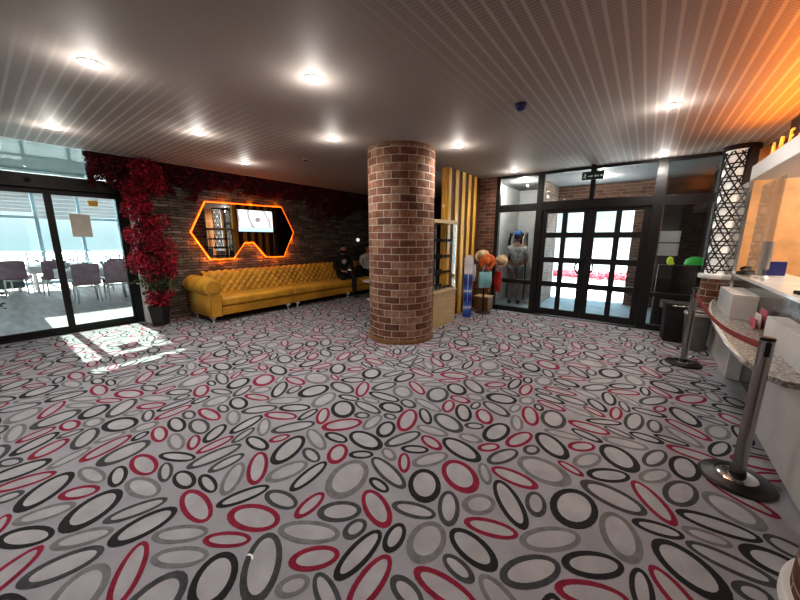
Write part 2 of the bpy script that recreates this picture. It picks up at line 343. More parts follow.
# ------------------------------------------------------------------ carpet floor
WX, SX, DY = -7.42, -7.18, 6.92      # glazed wall, slate wall, entrance wall
RINGS = [(0.447,1.201,0.174,0.094,1.95,1),
(1.434,0.941,0.161,0.061,1.57,1),
(0.462,0.568,0.170,0.070,-0.05,4),
(0.019,0.192,0.156,0.113,2.14,1),
(1.254,0.065,0.153,0.075,2.12,1),
(0.489,2.255,0.179,0.068,0.12,1),
(0.811,0.730,0.163,0.087,0.39,4),
(1.926,0.448,0.163,0.103,1.72,2),
(0.920,2.382,0.170,0.060,-0.17,3),
(0.919,2.061,0.179,0.085,1.97,4),
(1.990,0.921,0.147,0.072,-0.11,2),
(2.279,1.179,0.157,0.063,1.74,1),
(1.750,0.383,0.170,0.073,1.92,4),
(1.222,2.238,0.165,0.099,2.75,2),
(2.190,0.493,0.157,0.072,0.02,4),
(0.226,0.345,0.149,0.059,1.22,2),
(1.134,0.862,0.173,0.069,0.54,3),
(0.829,1.630,0.163,0.092,3.11,1),
(1.186,1.468,0.185,0.065,2.88,2),
(1.815,0.817,0.143,0.063,3.02,1),
(2.283,0.664,0.145,0.051,0.50,1),
(1.589,1.734,0.158,0.114,2.52,4),
(1.881,1.935,0.154,0.070,3.17,4),
(1.874,1.310,0.141,0.079,2.93,1),
(0.208,2.244,0.173,0.069,2.16,4),
(0.091,0.836,0.183,0.071,1.46,2),
(0.413,0.806,0.152,0.063,2.38,3),
(2.238,1.906,0.168,0.121,1.41,1),
(0.525,1.665,0.172,0.088,0.91,4),
(0.639,0.216,0.171,0.061,2.59,4),
(0.230,1.393,0.178,0.076,1.00,2),
(0.504,2.003,0.166,0.064,3.09,2),
(0.793,1.125,0.159,0.057,1.68,1),
(1.927,1.713,0.185,0.074,2.32,1),
(0.009,2.138,0.177,0.094,-0.13,2),
(1.318,1.202,0.150,0.074,2.71,4),
(1.012,1.264,0.182,0.127,1.86,3),
(0.068,1.852,0.162,0.095,1.83,3),
(1.446,1.521,0.145,0.105,2.15,1),
(1.999,0.048,0.167,0.098,2.34,1),
(2.018,2.123,0.175,0.126,3.05,3),
(1.433,0.529,0.150,0.108,0.35,1),
(1.858,1.054,0.162,0.063,0.06,4),
(1.348,1.749,0.144,0.067,1.06,3),
(0.447,0.958,0.170,0.068,2.53,4),
(0.602,0.439,0.144,0.057,0.71,3),
(1.465,0.310,0.159,0.078,2.72,2),
(0.342,1.846,0.160,0.111,2.50,1),
(0.347,0.031,0.152,0.080,1.23,2),
(1.104,0.613,0.179,0.091,2.44,2),
(2.141,1.371,0.159,0.075,0.89,2),
(0.043,0.421,0.153,0.070,0.21,3),
(1.780,2.373,0.150,0.068,1.25,4),
(1.602,2.355,0.162,0.092,1.46,1),
(2.387,1.429,0.156,0.064,0.48,4),
(0.511,1.404,0.162,0.060,2.83,3),
(1.051,1.822,0.166,0.069,1.20,2),
(1.471,1.984,0.174,0.091,2.91,1),
(0.387,0.340,0.154,0.086,1.47,1),
(2.176,1.605,0.170,0.073,0.78,3),
(0.222,0.120,0.133,0.058,0.97,3),
(1.667,1.201,0.131,0.095,1.61,3),
(0.176,0.607,0.114,0.058,3.14,1),
(2.078,0.726,0.138,0.056,2.97,3),
(0.286,1.656,0.136,0.059,2.30,4),
(0.991,0.443,0.138,0.099,2.44,1),
(0.704,1.849,0.130,0.063,1.73,3),
(1.901,1.479,0.145,0.058,0.35,4),
(1.570,0.873,0.152,0.064,1.64,4),
(0.893,0.216,0.168,0.114,1.92,2),
(2.371,1.586,0.148,0.070,0.65,1),
(1.166,1.052,0.128,0.074,0.71,2),
(2.041,0.251,0.142,0.053,0.20,3),
(2.356,0.895,0.137,0.051,1.55,4),
(1.176,2.054,0.141,0.061,3.31,3),
(2.194,0.353,0.119,0.052,2.89,1),
(0.677,2.136,0.126,0.088,0.08,1),
(0.775,1.389,0.113,0.075,2.18,4),
(2.086,1.159,0.139,0.061,2.75,3),
(1.457,0.716,0.120,0.049,2.85,2),
(1.749,2.096,0.145,0.064,1.14,2),
(0.032,1.246,0.135,0.055,2.54,3),
(2.202,0.958,0.130,0.065,2.19,1),
(0.580,0.049,0.145,0.104,2.51,3),
(0.832,0.575,0.127,0.048,0.63,4),
(1.012,2.206,0.135,0.055,2.36,1),
(1.857,0.682,0.137,0.057,2.95,4),
(0.820,0.897,0.123,0.060,0.19,2),
(2.374,2.338,0.141,0.069,0.64,1),
(1.500,1.320,0.133,0.055,0.35,2),
(0.194,1.096,0.132,0.059,3.17,1),
(0.862,1.839,0.119,0.078,1.97,1),
(2.241,0.022,0.134,0.065,1.11,3),
(1.429,0.120,0.128,0.075,2.17,4),
(0.616,0.774,0.150,0.056,1.20,1),
(0.743,0.390,0.140,0.057,0.67,3),
(0.641,1.060,0.144,0.079,1.29,3),
(0.227,2.027,0.119,0.053,0.26,1),
(1.691,0.193,0.129,0.054,1.93,3),
(1.275,0.789,0.124,0.064,0.82,4),
(2.162,2.257,0.092,0.040,2.79,4),
(0.765,2.290,0.097,0.066,2.85,2),
(2.054,1.798,0.100,0.060,1.82,2),
(1.121,0.268,0.108,0.065,3.17,4),
(1.726,0.941,0.092,0.052,-0.12,2),
(0.331,0.686,0.112,0.045,-0.07,1),
(2.184,0.171,0.109,0.061,0.80,4),
(1.213,1.344,0.085,0.042,-0.11,1),
(1.655,1.459,0.129,0.064,2.05,2),
(1.785,1.588,0.105,0.076,0.96,3),
(1.602,0.430,0.098,0.048,1.51,3),
(1.470,2.151,0.097,0.057,3.32,3),
(0.618,1.514,0.111,0.053,0.13,1),
(1.091,0.083,0.120,0.059,1.89,4),
(0.231,0.851,0.123,0.056,1.54,2),
(1.254,1.918,0.109,0.059,2.85,4),
(0.633,1.263,0.102,0.052,-0.18,2),
(2.195,0.805,0.104,0.046,2.68,4),
(1.520,1.117,0.093,0.053,1.77,1),
(1.219,1.609,0.103,0.044,2.21,4),
(1.221,0.399,0.098,0.070,3.25,3),
(0.993,0.978,0.110,0.053,1.66,4),
(1.421,2.329,0.084,0.052,0.57,2),
(0.164,1.589,0.115,0.048,1.66,1),
(1.196,1.773,0.106,0.050,0.55,1),
(1.645,0.642,0.098,0.070,1.41,3),
(1.713,1.853,0.104,0.043,2.17,3),
(2.397,0.558,0.112,0.044,2.84,2),
(0.009,1.084,0.113,0.044,1.86,2),
(0.920,1.486,0.091,0.046,0.65,1),
(1.301,0.647,0.077,0.050,0.97,3),
(1.772,0.579,0.069,0.044,2.03,1),
(1.627,2.132,0.091,0.049,0.88,4),
(1.862,1.175,0.089,0.047,2.98,2),
(1.318,1.026,0.074,0.053,1.46,2),
(1.289,0.248,0.083,0.045,1.59,2),
(0.557,1.872,0.074,0.054,0.40,2),
(0.275,1.234,0.080,0.045,1.16,4),
(1.892,2.298,0.073,0.053,1.20,2),
(1.078,1.612,0.081,0.048,2.76,3),
(0.432,2.123,0.105,0.048,0.16,3),
(0.766,2.010,0.067,0.045,0.04,2)]
def carpet_rings(): return 2.4, RINGS
def make_floor():
    mb = MB(); X0, X1, Y0, Y1 = WX, 1.02, -2.6, DY
    mb.box((X0,Y0,-.1), (3.2,Y1,0))
    mb.box((SX,Y1,-.1), (-3.0,9.2,0))
    T, R = carpet_rings(); bm = mb.bm; K = 22
    for ix in range(-4, 1):
        for iy in range(-2, 4):
            for (x, y, a, b, t, c) in R:
                cx, cy = x+ix*T, y+iy*T
                if not (X0+a < cx < X1-a and Y0+a < cy and (cy < Y1-a or (cx < -3.15-a and cx > SX+a and cy < 9.1-a))): continue
                w = .013 + .19*b; ct, st = math.cos(t), math.sin(t)
                off = .22*w
                def ring(aa, bb, z, o=0):
                    return [bm.verts.new((cx+(aa*math.cos(q)+o)*ct-bb*math.sin(q)*st, cy+(aa*math.cos(q)+o)*st+bb*math.sin(q)*ct, z)) for q in [2*PI*i/K for i in range(K)]]
                o = ring(a, b, .0015); i_ = ring(a-w*1.25, b-w, .0015, off)
                for k in range(K):
                    f = bm.faces.new((o[k], o[(k+1)%K], i_[(k+1)%K], i_[k])); f.material_index = c
                f = bm.faces.new(i_); f.material_index = 5
    o = mb.build('floor', ['carpet','c_black','c_char','c_grey','c_red','c_in'])
    struct(o, 'grey carpet patterned with black, grey and crimson oval rings', 'floor')
make_floor()

# ------------------------------------------------------------------ ceiling
mb = MB(); mb.box((-6.75,-2.6,CEIL), (3.2,DY,CEIL+.06)); mb.box((-6.75,DY,CEIL), (-3.0,9.2,CEIL+.06)); struct(mb.build('ceiling', 'ceiling'), 'dark grey perforated metal ceiling', 'ceiling')
mb = MB(); mb.box((WX-.05,-2.6,2.99), (-6.75,9.2,3.05)); mb.box((-6.79,-2.6,CEIL), (-6.752,9.2,2.99)); struct(mb.build('trim_1', 'white'), 'raised ceiling margin along the glazed wall', 'ceiling trim')

def downlight(x, y, label):
    t = thing('recessed_downlight', label, 'ceiling light', (x, y, CEIL), 0, 'recessed ceiling downlights')
    a = MB(); a.lathe([(.052,-.001),(.052,-.012),(.078,-.008),(.080,-.0005)], seg=24); a.build('trim_ring', 'white', t, 'all')
    b = MB(); b.cyl((0,0,0), .052, -.006, -.002, 20); b.build('lens', 'lamp', t)
    l = bpy.data.lights.new('ceiling_spot', 'SPOT'); l.energy = 62; l.spot_size = math.radians(155); l.spot_blend = .9; l.color = (1,.945,.89); l.shadow_soft_size = .06
    lo = bpy.data.objects.new('ceiling_spot', l); COL.objects.link(lo); lo.location = (x, y, CEIL-.03)
    l = bpy.data.lights.new('ceiling_halo_fill', 'POINT'); l.energy = 5.5; l.color = (1,.94,.88); l.shadow_soft_size = .02  # point lamp added under each downlight to brighten the ceiling around it
    lo = bpy.data.objects.new('ceiling_halo_fill', l); COL.objects.link(lo); lo.location = (x, y, CEIL-.16)
    return t
for x, y, lb in [(-3.44,.73,'large round ceiling downlight at the top left, above the carpet'), (-2.31,1.87,'ceiling downlight in front of the brick column, nearest the camera'),
    (-5.71,.77,'ceiling downlight nearest the glass sliding doors'), (-4.57,1.89,'ceiling downlight between the glass doors and the mirror'),
    (-3.43,3.04,'ceiling downlight just left of the brick column top'), (-5.68,3.05,'small ceiling downlight above the mustard sofa'),
    (-2.26,4.31,'ceiling downlight just right of the brick column top'), (.04,4.29,'ceiling downlight nearest the reception fascia'),
    (.04,6.63,'ceiling downlight close to the right side of the entrance glazing'), (-2.18,6.47,'ceiling downlight over the left side of the entrance glazing')]:
    downlight(x, y, lb)
for x, y in [(-1.1,-.6),(-3.4,-1.6),(.3,-1.6),(-5.7,-1.5)]:  # unseen spots without fixtures, added behind the camera to light the room
    l = bpy.data.lights.new('ceiling_spot', 'SPOT'); l.energy = 55; l.spot_size = math.radians(155); l.spot_blend = .9; l.color = (1,.945,.89); l.shadow_soft_size = .06
    lo = bpy.data.objects.new('ceiling_spot', l); COL.objects.link(lo); lo.location = (x, y, CEIL-.03)

t = thing('smoke_detector', 'dark blue round detector on the ceiling right of the column', 'detector', (-1.12,3.39,CEIL))
MB().cyl((0,0,0), .055, -.02, -.0005, 20).build('base', 'bluepl', t, 40); MB().lathe([(.045,-.02),(.042,-.045),(.02,-.058),(.001,-.06)], seg=20).build('sensor_cap', 'bluepl', t, 'all')
t = thing('ceiling_sensor', 'tiny grey sensor on the ceiling above the sofa', 'detector', (-4.6,3.5,CEIL))
MB().cyl((0,0,0), .045, -.014, -.0005, 18).build('base', 'silver', t, 40); MB().lathe([(.03,-.014),(.02,-.032),(.001,-.035)], seg=16).build('sensor_cap', 'blackmatt', t, 'all')

# ------------------------------------------------------------------ walls
struct(MB().box((SX-.15,1.86,-.02), (SX,9.2,2.99)).build('wall_left', 'stonewall'), 'dark stacked slate stone wall behind the sofa', 'wall')
struct(MB().box((SX,9.05,0), (-3.0,9.2,CEIL)).build('wall_back', 'darkwall'), 'dark wall at the far end behind the column', 'wall')
struct(MB().box((-3.14,6.99,0), (-3.0,9.2,CEIL)).build('wall_partition', 'darkwall'), 'dark wall behind the slatted screen', 'wall')
struct(MB().box((-3.14,DY-.06,0), (-2.66,DY+.06,CEIL)).build('wall_brick', 'wallbrick_x'), 'narrow brown brick wall between slatted screen and entrance glazing', 'wall')
struct(MB().box((WX-.1,-2.7,0), (3.3,-2.6,3)).build('wall_rear', 'white'), 'plain wall behind the viewer', 'wall')
struct(MB().box((.80,DY-.02,0), (3.2,DY+.1,CEIL)).build('wall_front', 'orangewall'), 'orange wallpapered end wall of the reception', 'wall')
struct(MB().box((3.2,-2.6,0), (3.3,DY,CEIL)).build('wall_right', 'orangewall'), 'orange wall behind the reception desk', 'wall')
struct(MB().box((WX-.04,1.76,0), (SX,1.86,2.99)).build('trim_2', 'white'), 'white edge post beside the sliding glass door', 'wall trim')

# glazed left wall: fixed transom, header, sliding leaves
def frame_bars(name, bars, parent=None, m='black', bevel=.004):
    mb = MB()
    for a, b in bars: mb.box(a, b)
    return mb.build(name, m, parent, bevel=bevel)
t = sempty('door_1', 'black framed sliding glass doors onto the sunlit restaurant', 'sliding door')
x0, x1 = WX-.05, WX+.04
frame_bars('frame', [((x0,-2.6,2.28),(x1+.07,1.76,2.47)), ((x0,-2.6,0),(x1,-2.5,2.99)), ((x0,1.66,.0),(x1,1.76,2.28)), ((x0,-2.6,0),(x1,1.66,.03))], t)
for n, (a, b) in enumerate([(-2.5,-1.1),(-1.1,-.02),(-.02,.80),(.80,1.66)]):
    xx = WX-.02 if n % 2 else WX+.01
    s = .045
    lf = frame_bars('door_leaf', [((xx-.02,a,.03),(xx+.02,a+s,2.28)), ((xx-.02,b-s,.03),(xx+.02,b,2.28)), ((xx-.02,a+s,.03),(xx+.02,b-s,.12)), ((xx-.02,a+s,2.2),(xx+.02,b-s,2.28))], t)
    MB().box((xx-.004,a+s,.12),(xx+.004,b-s,2.2)).build('pane', 'glass', lf)
MB().lathe([(.035,0),(.03,.03),(.001,.05)], (x1+.07,.62,2.375), 12, 'X').build('motion_sensor', 'blackmatt', t, 'all')
t = sempty('window_1', 'horizontal glass strip above the sliding doors', 'window')
frame_bars('frame', [((x0,-2.5,2.95),(x1,1.76,2.99)), ((x0,1.70,2.47),(x1,1.76,2.95))], t)
MB().box((WX-.004,-2.5,2.47),(WX+.004,1.70,2.95)).build('pane', 'glass', t)
tag(MB().box((WX+.032,1.00,1.56),(WX+.035,1.24,1.92)).build('paper_notice', 'paperbeige'), 'beige paper notice taped on the right sliding glass door', 'notice')
tag(MB().box((WX+.032,1.25,2.06),(WX+.035,1.37,2.15)).build('door_sticker', 'yellowtag'), 'small orange sticker near the top of the glass door', 'sticker')

# entrance wall
t = sempty('door_2', 'black framed double entrance doors with a grid of glass panes', 'entrance door')
ya, yb = DY-.05, DY+.05
FT, LT = 2.04, 2.26
frame_bars('frame', [((-1.83,ya,0),(-1.71,yb,CEIL)), ((.00,ya,0),(.14,yb,CEIL)), ((-1.71,ya,2.10),(0,yb,LT)), ((-1.71,ya,0),(0,yb,.02)), ((-.93,ya,LT),(-.86,yb,CEIL)), ((-1.71,ya,CEIL-.05),(0,yb,CEIL))], t)
for (a, b, h) in [(-1.71,-.885,1), (-.885,0,0)]:
    s = .10; w = (b-a)
    xs = [a+.001, a+s, a+s+(w-2*s-.085)/2, a+s+(w-2*s-.085)/2+.085, b-s, b-.001]
    zs = [.03,.16,.61,.71,1.09,1.19,1.57,1.67,2.03,2.099]
    bars = [((xs[0],ya+.02,zs[0]),(xs[1],yb-.02,zs[9])), ((xs[4],ya+.02,zs[0]),(xs[5],yb-.02,zs[9])), ((xs[2],ya+.02,zs[1]),(xs[3],yb-.02,zs[8]))]
    for k in (0,2,4,6,8): bars.append(((xs[1],ya+.021,zs[k]),(xs[4],yb-.021,zs[k+1])))
    lf = frame_bars('door_leaf', bars, t)
    MB().box((xs[1],DY-.003,zs[1]),(xs[4],DY+.003,zs[8])).build('pane', 'dglass', lf)
    hx = (b-.04) if h else (a+.04); sg = -1 if h else 1
    path = [(hx+sg*.11*math.sin(PI*q/12)-0, ya-.055-.0, .86+.34*q/12) for q in range(13)]
    path = [(hx, ya+.02, .86)]+path+[(hx, ya+.02, 1.20)]
    MB().tube(path, .014, 10).build('door_handle', 'blackmatt', lf, 'all')
MB().box((-1.25,ya-.012,0),(-.45,ya,.022)).build('threshold', 'chrome', t)
t = sempty('window_2', 'narrow glazed side panel left of the entrance doors', 'window')
frame_bars('frame', [((-2.66,ya,0),(-2.58,yb,CEIL)), ((-2.58,ya,0),(-1.83,yb,.10)), ((-2.58,ya,.62),(-1.83,yb,.70)), ((-2.58,ya,2.10),(-1.83,yb,2.24)), ((-2.58,ya,CEIL-.05),(-1.83,yb,CEIL))], t)
for z0, z1 in ((.10,.62),(.70,2.10),(2.24,CEIL-.05)): MB().box((-2.58,DY-.003,z0),(-1.83,DY+.003,z1)).build('pane', 'dglass', t)
t = sempty('window_3', 'glazed side panel right of the entrance doors', 'window')
frame_bars('frame', [((.14,ya,0),(.80,yb,.10)), ((.14,ya,.58),(.80,yb,.66)), ((.14,ya,2.10),(.80,yb,2.24)), ((.14,ya,CEIL-.05),(.80,yb,CEIL)), ((.76,ya,.10),(.80,yb,CEIL-.05))], t)
for z0, z1 in ((.10,.58),(.66,2.10),(2.24,CEIL-.05)): MB().box((.14,DY-.003,z0),(.76,DY+.003,z1)).build('pane', 'dglass', t)
t = sempty('window_4', 'glass strip above the entrance doors', 'window')
for a, b in ((-1.71,-.93),(-.86,0)): MB().box((a,DY-.003,LT),(b,DY+.003,CEIL-.05)).build('pane', 'dglass', t)

# exit sign
t = thing('exit_sign', 'small dark green exit sign with white running figure hanging over the doors', 'sign', (-.89,DY-.19,CEIL))
MB().box((-.165,-.015,-.25),(.165,.015,-.115)).build('sign_box', mat('dark_green_sign', (.004,.012,.010), .4, emit=(.0,.03,.02), estr=.15), t, bevel=.004)
MB().box((-.03,-.01,-.115),(.03,.01,-.0005)).build('bracket', 'blackmatt', t)
sw = MB()
sw.sphere((-.115,-.017,-.150), .010, 1, .3, 1)
for p, w in (([(-.115,-.017,-.162),(-.122,-.017,-.195)], .009), ([(-.122,-.017,-.195),(-.105,-.017,-.21),(-.112,-.017,-.232)], .006), ([(-.122,-.017,-.195),(-.138,-.017,-.212),(-.15,-.017,-.212)], .006), ([(-.115,-.017,-.165),(-.098,-.017,-.178)], .005), ([(-.115,-.017,-.165),(-.134,-.017,-.178)], .005)):
    sw.tube(p, w, 6)
sgw = mat('sign_white', (.5,.6,.55), .5, emit=(.7,.9,.8), estr=.12)
MB().prism([(-.07,-.200),(-.02,-.200),(-.02,-.215),(.008,-.193),(-.02,-.171),(-.02,-.186),(-.07,-.186)], 1, -.017, -.0155).build('arrow', sgw, t)
for k, w_ in enumerate((.03,.02,.035)): MB().box((.03+.042*k,-.017,-.207),(.03+.042*k+w_,-.0155,-.178)).build('lettering', sgw, t)
sw.build('pictogram', sgw, t)

# ------------------------------------------------------------------ brick columns
def brick_column(cx, cy, R, label, ring):
    t = thing('brick_column', label, 'column', (cx, cy, 0))
    mb = MB(); prof = []
    z = 0.06; row = .098
    mb.lathe([(R,.06),(R,CEIL-.035)], seg=96, uv=True); mb.build('brick_cladding', 'colbrick', t, 'all')
    MB().lathe([(R-.01,CEIL-.035),(R+.002,CEIL-.033),(R+.002,CEIL-.0005),(.1,CEIL-.0005)], seg=64).build('top_shade_band', 'birchdark', t, 40)  # dark band standing in for the shading at the column top
    MB().lathe([(R-.02,.06),(R+.022,.06),(R+.03,.045),(R+.03,.002),(.1,.002)], seg=64).build('base_ring', ring, t, 40)
    t.rotation_euler.z = 2.2
    return t
brick_column(-3.04, 4.03, .50, 'round brown brick column in the middle of the lobby', 'birchdark')
brick_column(1.10, 1.88, .43, 'round brick column with white base ring cut off at the lower right corner', 'white')

# ------------------------------------------------------------------ mirror
poly = [(2.63,1.66),(2.94,2.25),(4.64,2.27),(4.93,1.69),(4.62,1.11),(4.16,1.12),(3.88,1.46),(3.67,1.46),(3.40,1.12),(2.93,1.12)]
def inset(pl, d):
    out = []; n = len(pl); ar = sum(pl[i][0]*pl[(i+1)%n][1]-pl[(i+1)%n][0]*pl[i][1] for i in range(n)); sg = 1 if ar > 0 else -1
    for i in range(n):
        p0, p1, p2 = Vector(pl[i-1]), Vector(pl[i]), Vector(pl[(i+1)%n])
        e1 = (p1-p0).normalized(); e2 = (p2-p1).normalized()
        n1 = Vector((-e1.y, e1.x))*sg; n2 = Vector((-e2.y, e2.x))*sg
        m_ = (n1+n2).normalized(); out.append(tuple(p1+m_*(d/max(.4, m_.dot(n1)))))
    return out
t = thing('wall_mirror', 'angular bat-shaped mirror with orange backlit edge on the slate wall', 'mirror', (SX,0,0))
MB().prism(inset(poly,.03), 0, .002, .05).build('backing_board', 'blackmatt', t)
MB().prism(inset(poly,.0), 0, .050, .056).build('mirror_glass', 'mirror', t)
led = MB(); a = inset(poly,-.022); b = inset(poly,.012)
for i in range(len(a)):
    j = (i+1) % len(a)
    q = [(a[i]),(a[j]),(b[j]),(b[i])]
    led.prism(q, 0, .028, .044)
led.build('led_strip', 'led', t)
for y, z in [(2.70,1.45),(2.86,1.12),(3.17,1.05),(3.45,1.10),(3.77,1.38),(4.05,1.10),(4.4,1.04),(4.72,1.15),(4.88,1.50),(3.3,2.31),(3.9,2.32),(4.5,2.33)]:
    l = bpy.data.lights.new('mirror_glow', 'POINT'); l.energy = 1.3 if z < 2 else .8; l.color = (1,.20,.01); l.shadow_soft_size = .01
    lo = bpy.data.objects.new('mirror_glow', l); COL.objects.link(lo); lo.location = (SX+.06, y, z)

# ------------------------------------------------------------------ foliage
def leaves(mb, pts, size, rnd, mats):
    bm = mb.bm
    for p in pts:
        s = size*rnd.uniform(.6,1.3)
        ax = Vector((rnd.gauss(0,1), rnd.gauss(0,1), rnd.gauss(0,1))).normalized(); b_ = ax.orthogonal().normalized(); b_ = (Matrix.Rotation(rnd.uniform(0,6.28), 3, ax) @ b_)
        c = ax.cross(b_); p = Vector(p)
        v = [bm.verts.new(p-b_*s), bm.verts.new(p+c*s*.55+ax*s*.2), bm.verts.new(p+b_*s), bm.verts.new(p-c*s*.55+ax*s*.2)]
        f = bm.faces.new(v); f.material_index = rnd.choice(mats)
def bloom_tree(x, y, label, seed, top=2.72, wide=.29):
    rnd = random.Random(seed)
    t = thing('potted_bougainvillea', label, 'plant', (x, y, 0))
    MB().lathe([(.001,.003),(.125,.003),(.165,.34),(.17,.36),(.15,.36),(.14,.30),(.001,.30)], seg=4).build('pot', 'blackmatt', t)
    st = MB()
    for k in range(4):
        a = rnd.uniform(0,6.28)
        st.tube([(0.03*math.cos(a), .03*math.sin(a), .30)]+[(.05*math.cos(a+i)+rnd.uniform(-.03,.03), .05*math.sin(a+i)+rnd.uniform(-.03,.03), .3+i*.4) for i in range(1,6)], .012, 6)
    st.build('stem', 'bark', t, 'all')
    # clumps: (z, radius_y, radius_x, weight)
    P = []; G = []
    clumps = []
    z = .95
    while z < top:
        for k in range(3):
            clumps.append((rnd.uniform(-.07,.12), rnd.uniform(-wide*.75,wide*.75), z+rnd.uniform(-.06,.06), rnd.uniform(.10,.19)))
        z += .13
    clumps += [(.06,-.05,.52,.15),(.05,.12,.56,.13),(.08,.02,.45,.13),(.1,-.15,.47,.08)]
    for (cx, cy, cz, r) in clumps:
        for _ in range(int(r*r*9500)):
            d = Vector((rnd.gauss(0,1), rnd.gauss(0,1), rnd.gauss(0,1))).normalized()*r*rnd.uniform(.55,1.12)
            q = (max(cx+d.x, -.30), cy+d.y, min(cz+d.z, 2.93)); P.append(q)
    for _ in range(500):
        G.append((rnd.gauss(.03,.08), rnd.gauss(.03,.12), rnd.uniform(.58,.95)))
    mb = MB(); leaves(mb, P, .026, rnd, [0,0,1,2]); tag(mb.build('blossom', ['petal','petal2','petald'], t), kind='stuff')
    mb = MB(); leaves(mb, G, .035, rnd, [0]); tag(mb.build('green_leaf', 'leaf', t), kind='stuff')
bloom_tree(-6.84, 1.86, 'tall potted plant with masses of crimson blossom beside the glass doors', 3)
bloom_tree(-7.02, -.20, 'red blossoms of a potted plant at the left edge of the glass doors', 8, top=1.6, wide=.2)
def garland():
    rnd = random.Random(5); P = []
    N = 34000
    for _ in range(N):
        y = 1.25+7.7*rnd.random()**1.12
        low = 2.33+.17*noise.noise((y*1.7,0,3))+ (.14 if 2.8 < y < 5.4 else 0) + .05*noise.noise((y*6,2,1))
        if y < 2.1: low = 2.33
        low -= .35*max(0, 1-abs(y-6.4)/.5)
        z = low+(2.96-low)*rnd.random()**.8
        dep = .10+.30*((z-low)/(2.96-low))**.8
        dens = noise.noise((y*3.5,z*4,7)) 
        if dens < -.18 and z < 2.75: continue
        lim = -6.80 if z > 2.80 else 0
        x = SX+.02+dep*rnd.random()
        if z > 2.79: x = min(x, -6.80)
        P.append((x, y, z))
    for _ in range(900):      # spray reaching left across the door header
        y = 1.75-.38*rnd.random()**1.4; P.append((WX+.15+.3*rnd.random(), y, 2.62+rnd.gauss(0,.09)+.1*(y-1)))
    for _ in range(160):
        y = rnd.gauss(5.9,.28); P.append((SX+.02+.05*rnd.random(), y, 2.12+rnd.gauss(0,.12)))
    P = [(min(p[0],-6.80) if p[2] > 2.79 else p[0], p[1], min(p[2], 2.97)) for p in P]
    mb = MB(); leaves(mb, P, .030, rnd, [0,2,2,2,2,2]); 
    t = thing('hanging_garland', 'long dark red blossom garland along the top of the slate wall', 'garland', (0,0,0))
    tag(mb.build('blossom', ['petal','petal2','petald'], t), kind='stuff')
    MB().tube([(SX+.07, 1.3+.4*i, 2.80+.03*math.sin(i*2.1)) for i in range(19)], .012, 6).build('support_vine', 'bark', t, 'all')
garland()

